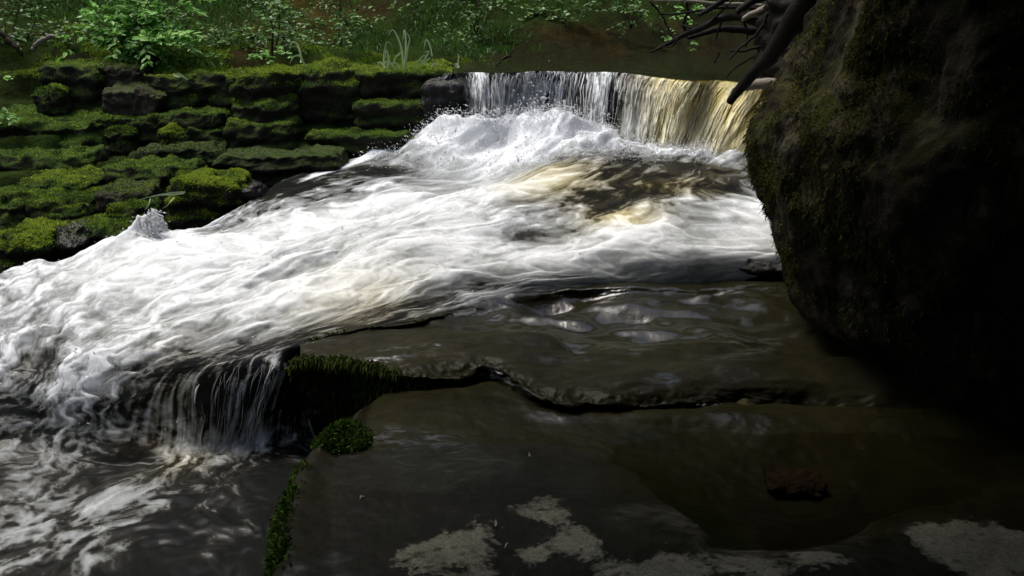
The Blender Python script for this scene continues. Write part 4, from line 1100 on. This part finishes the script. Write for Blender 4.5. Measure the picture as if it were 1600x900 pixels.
for i in range(70):
    c = int((4.65 + .45 * math.sin(rng.uniform(0, 40)) * rng.uniform(.3, 1) + rng.normal(scale=.06)) / 6 * (nv_ - 1)); r0 = rng.uniform(7.5, 8.6); r1 = min(9.15, r0 + rng.uniform(.25, .8))
    ii = (np.linspace(r0, r1, 9) / 12 * (nu_ - 1)).astype(int)
    if i >= 42: c = int((4.98 + rng.normal(scale=.035)) / 6 * (nv_ - 1))
    pts = RAP[ii, c] + np.array([0, -.006, .006]) * rng.uniform(.3, 1.6)
    pts[:, 0] += .007 * np.sin(np.linspace(0, rng.uniform(2, 7), 9) + rng.uniform(0, 6))
    V, F, caps = tube(pts, rng.lognormal(-6.4, .5) * np.sin(np.linspace(.25, math.pi - .15, 9)), 5)
    mb_v.append(V); mb_f.append(F + nn); nn += len(V); mb_foam.append(np.full(len(V), np.clip(rng.normal(.62 + .25 * (i >= 42), .2), .2, 1)))
tag(link("water_strands", mesh_np("water_strands", np.vstack(mb_v), np.vstack(mb_f), {"foam": np.concatenate(mb_foam), "tint": np.zeros(nn)}), M_FALL), "thin strings of water on the small drop beside the mossy shelf edge", kind="stuff")
idx = rng.integers(0, RAP.shape[0] * RAP.shape[1], 9000)
pt = RAP.reshape(-1, 3)[idx]; fw = foam.ravel()[idx]
sel = rng.uniform(0, 1, len(idx)) < np.clip(fw - .3, 0, 1) * .35
pt = pt[sel] + rng.normal(scale=.009, size=(sel.sum(), 3)) + np.array([0, 0, .006])
drops("surface_drops", "small drops leaping from the surface of the rapids", pt, .0013)

def fallen_leaf(label, px, py, z, L, W, ang, seed):
    c = P(px, py, z=z)
    n = 7; t = np.linspace(0, 1, n)
    wd = W * np.sin(np.clip(t * math.pi, .08, math.pi - .05)) ** .8
    bend = .15 * L * np.sin(t * 2.5 + seed)
    d = np.array([math.cos(ang), math.sin(ang), 0]); s = np.array([-d[1], d[0], 0])
    ax = d * ((t - .5) * L)[:, None] + s * bend[:, None]
    up = .012 + .005 * np.sin(t * 4 + seed)
    rows = np.stack([ax - s * wd[:, None], ax - np.array([0, 0, .003]), ax + s * wd[:, None]], 1)
    rows[..., 2] += up[:, None]
    o = link("fallen_leaf", mesh_np("fallen_leaf", rows, grid_faces(n, 3), {"rnd": np.full(n * 3, rng.uniform(0, 1))}), M_LITTER)
    o.location = c
    return tag(o, label, "leaf", "pale fallen leaves on the slab")
FL = [("pale leaf lying on the wet slab just left of the slab's centre, near the moss", 567, 783, .385, .022, .003, .9), ("pale curled leaf beside the mossy slab rim", 470, 796, .38, .022, .004, .6), ("tiny pale leaf low on the mossy slab rim", 457, 845, .38, .014, .003, .8),
      ("pale leaf above the lichen patches", 826, 715, .37, .016, .0035, 1.8), ("pale leaf on the left lichen patch's upper right", 773, 823, .40, .016, .004, 1.4), ("pale leaf right of the largest lichen patch", 791, 858, .405, .014, .003, .5),
      ("pale leaf tip on the tuft of moss", 541, 669, .375, .018, .004, .4), ("pale speck of leaf right of the moss tuft", 561, 670, .375, .010, .003, .2), ("pale leaf pair on the upper slab under the crack", 666, 653, .372, .016, .003, 1.2),
      ("pale leaf by the bottom edge in the lichen", 642, 876, .40, .014, .002, .6)]
for i, (lb, a, b, z, L_, W_, an) in enumerate(FL): fallen_leaf(lb, a, b, z, L_, W_, an, i)

# drowned stones in the puddle
S("puddle_stone", "drowned orange-brown stone in the right of the puddle", 1205, 1300, 762, 790, float(P(1250, 762, z=.343)[1]), .14, 51, k=2.6, rough=.05, mat=mat_rock("drowned_stone", (0.012, 0.007, 0.003), (0.045, 0.024, 0.010), moss=0), moss=0, group="drowned stones", extra=.03)
S("puddle_stone", "drowned olive stone at the far side of the puddle", 1100, 1190, 660, 700, float(P(1145, 660, z=.342)[1]), .16, 52, k=2.8, rough=.05, mat=mat_rock("drowned_olive_stone", (0.02, 0.02, 0.008), (0.06, 0.05, 0.015), moss=0), moss=0, group="drowned stones", extra=.03)
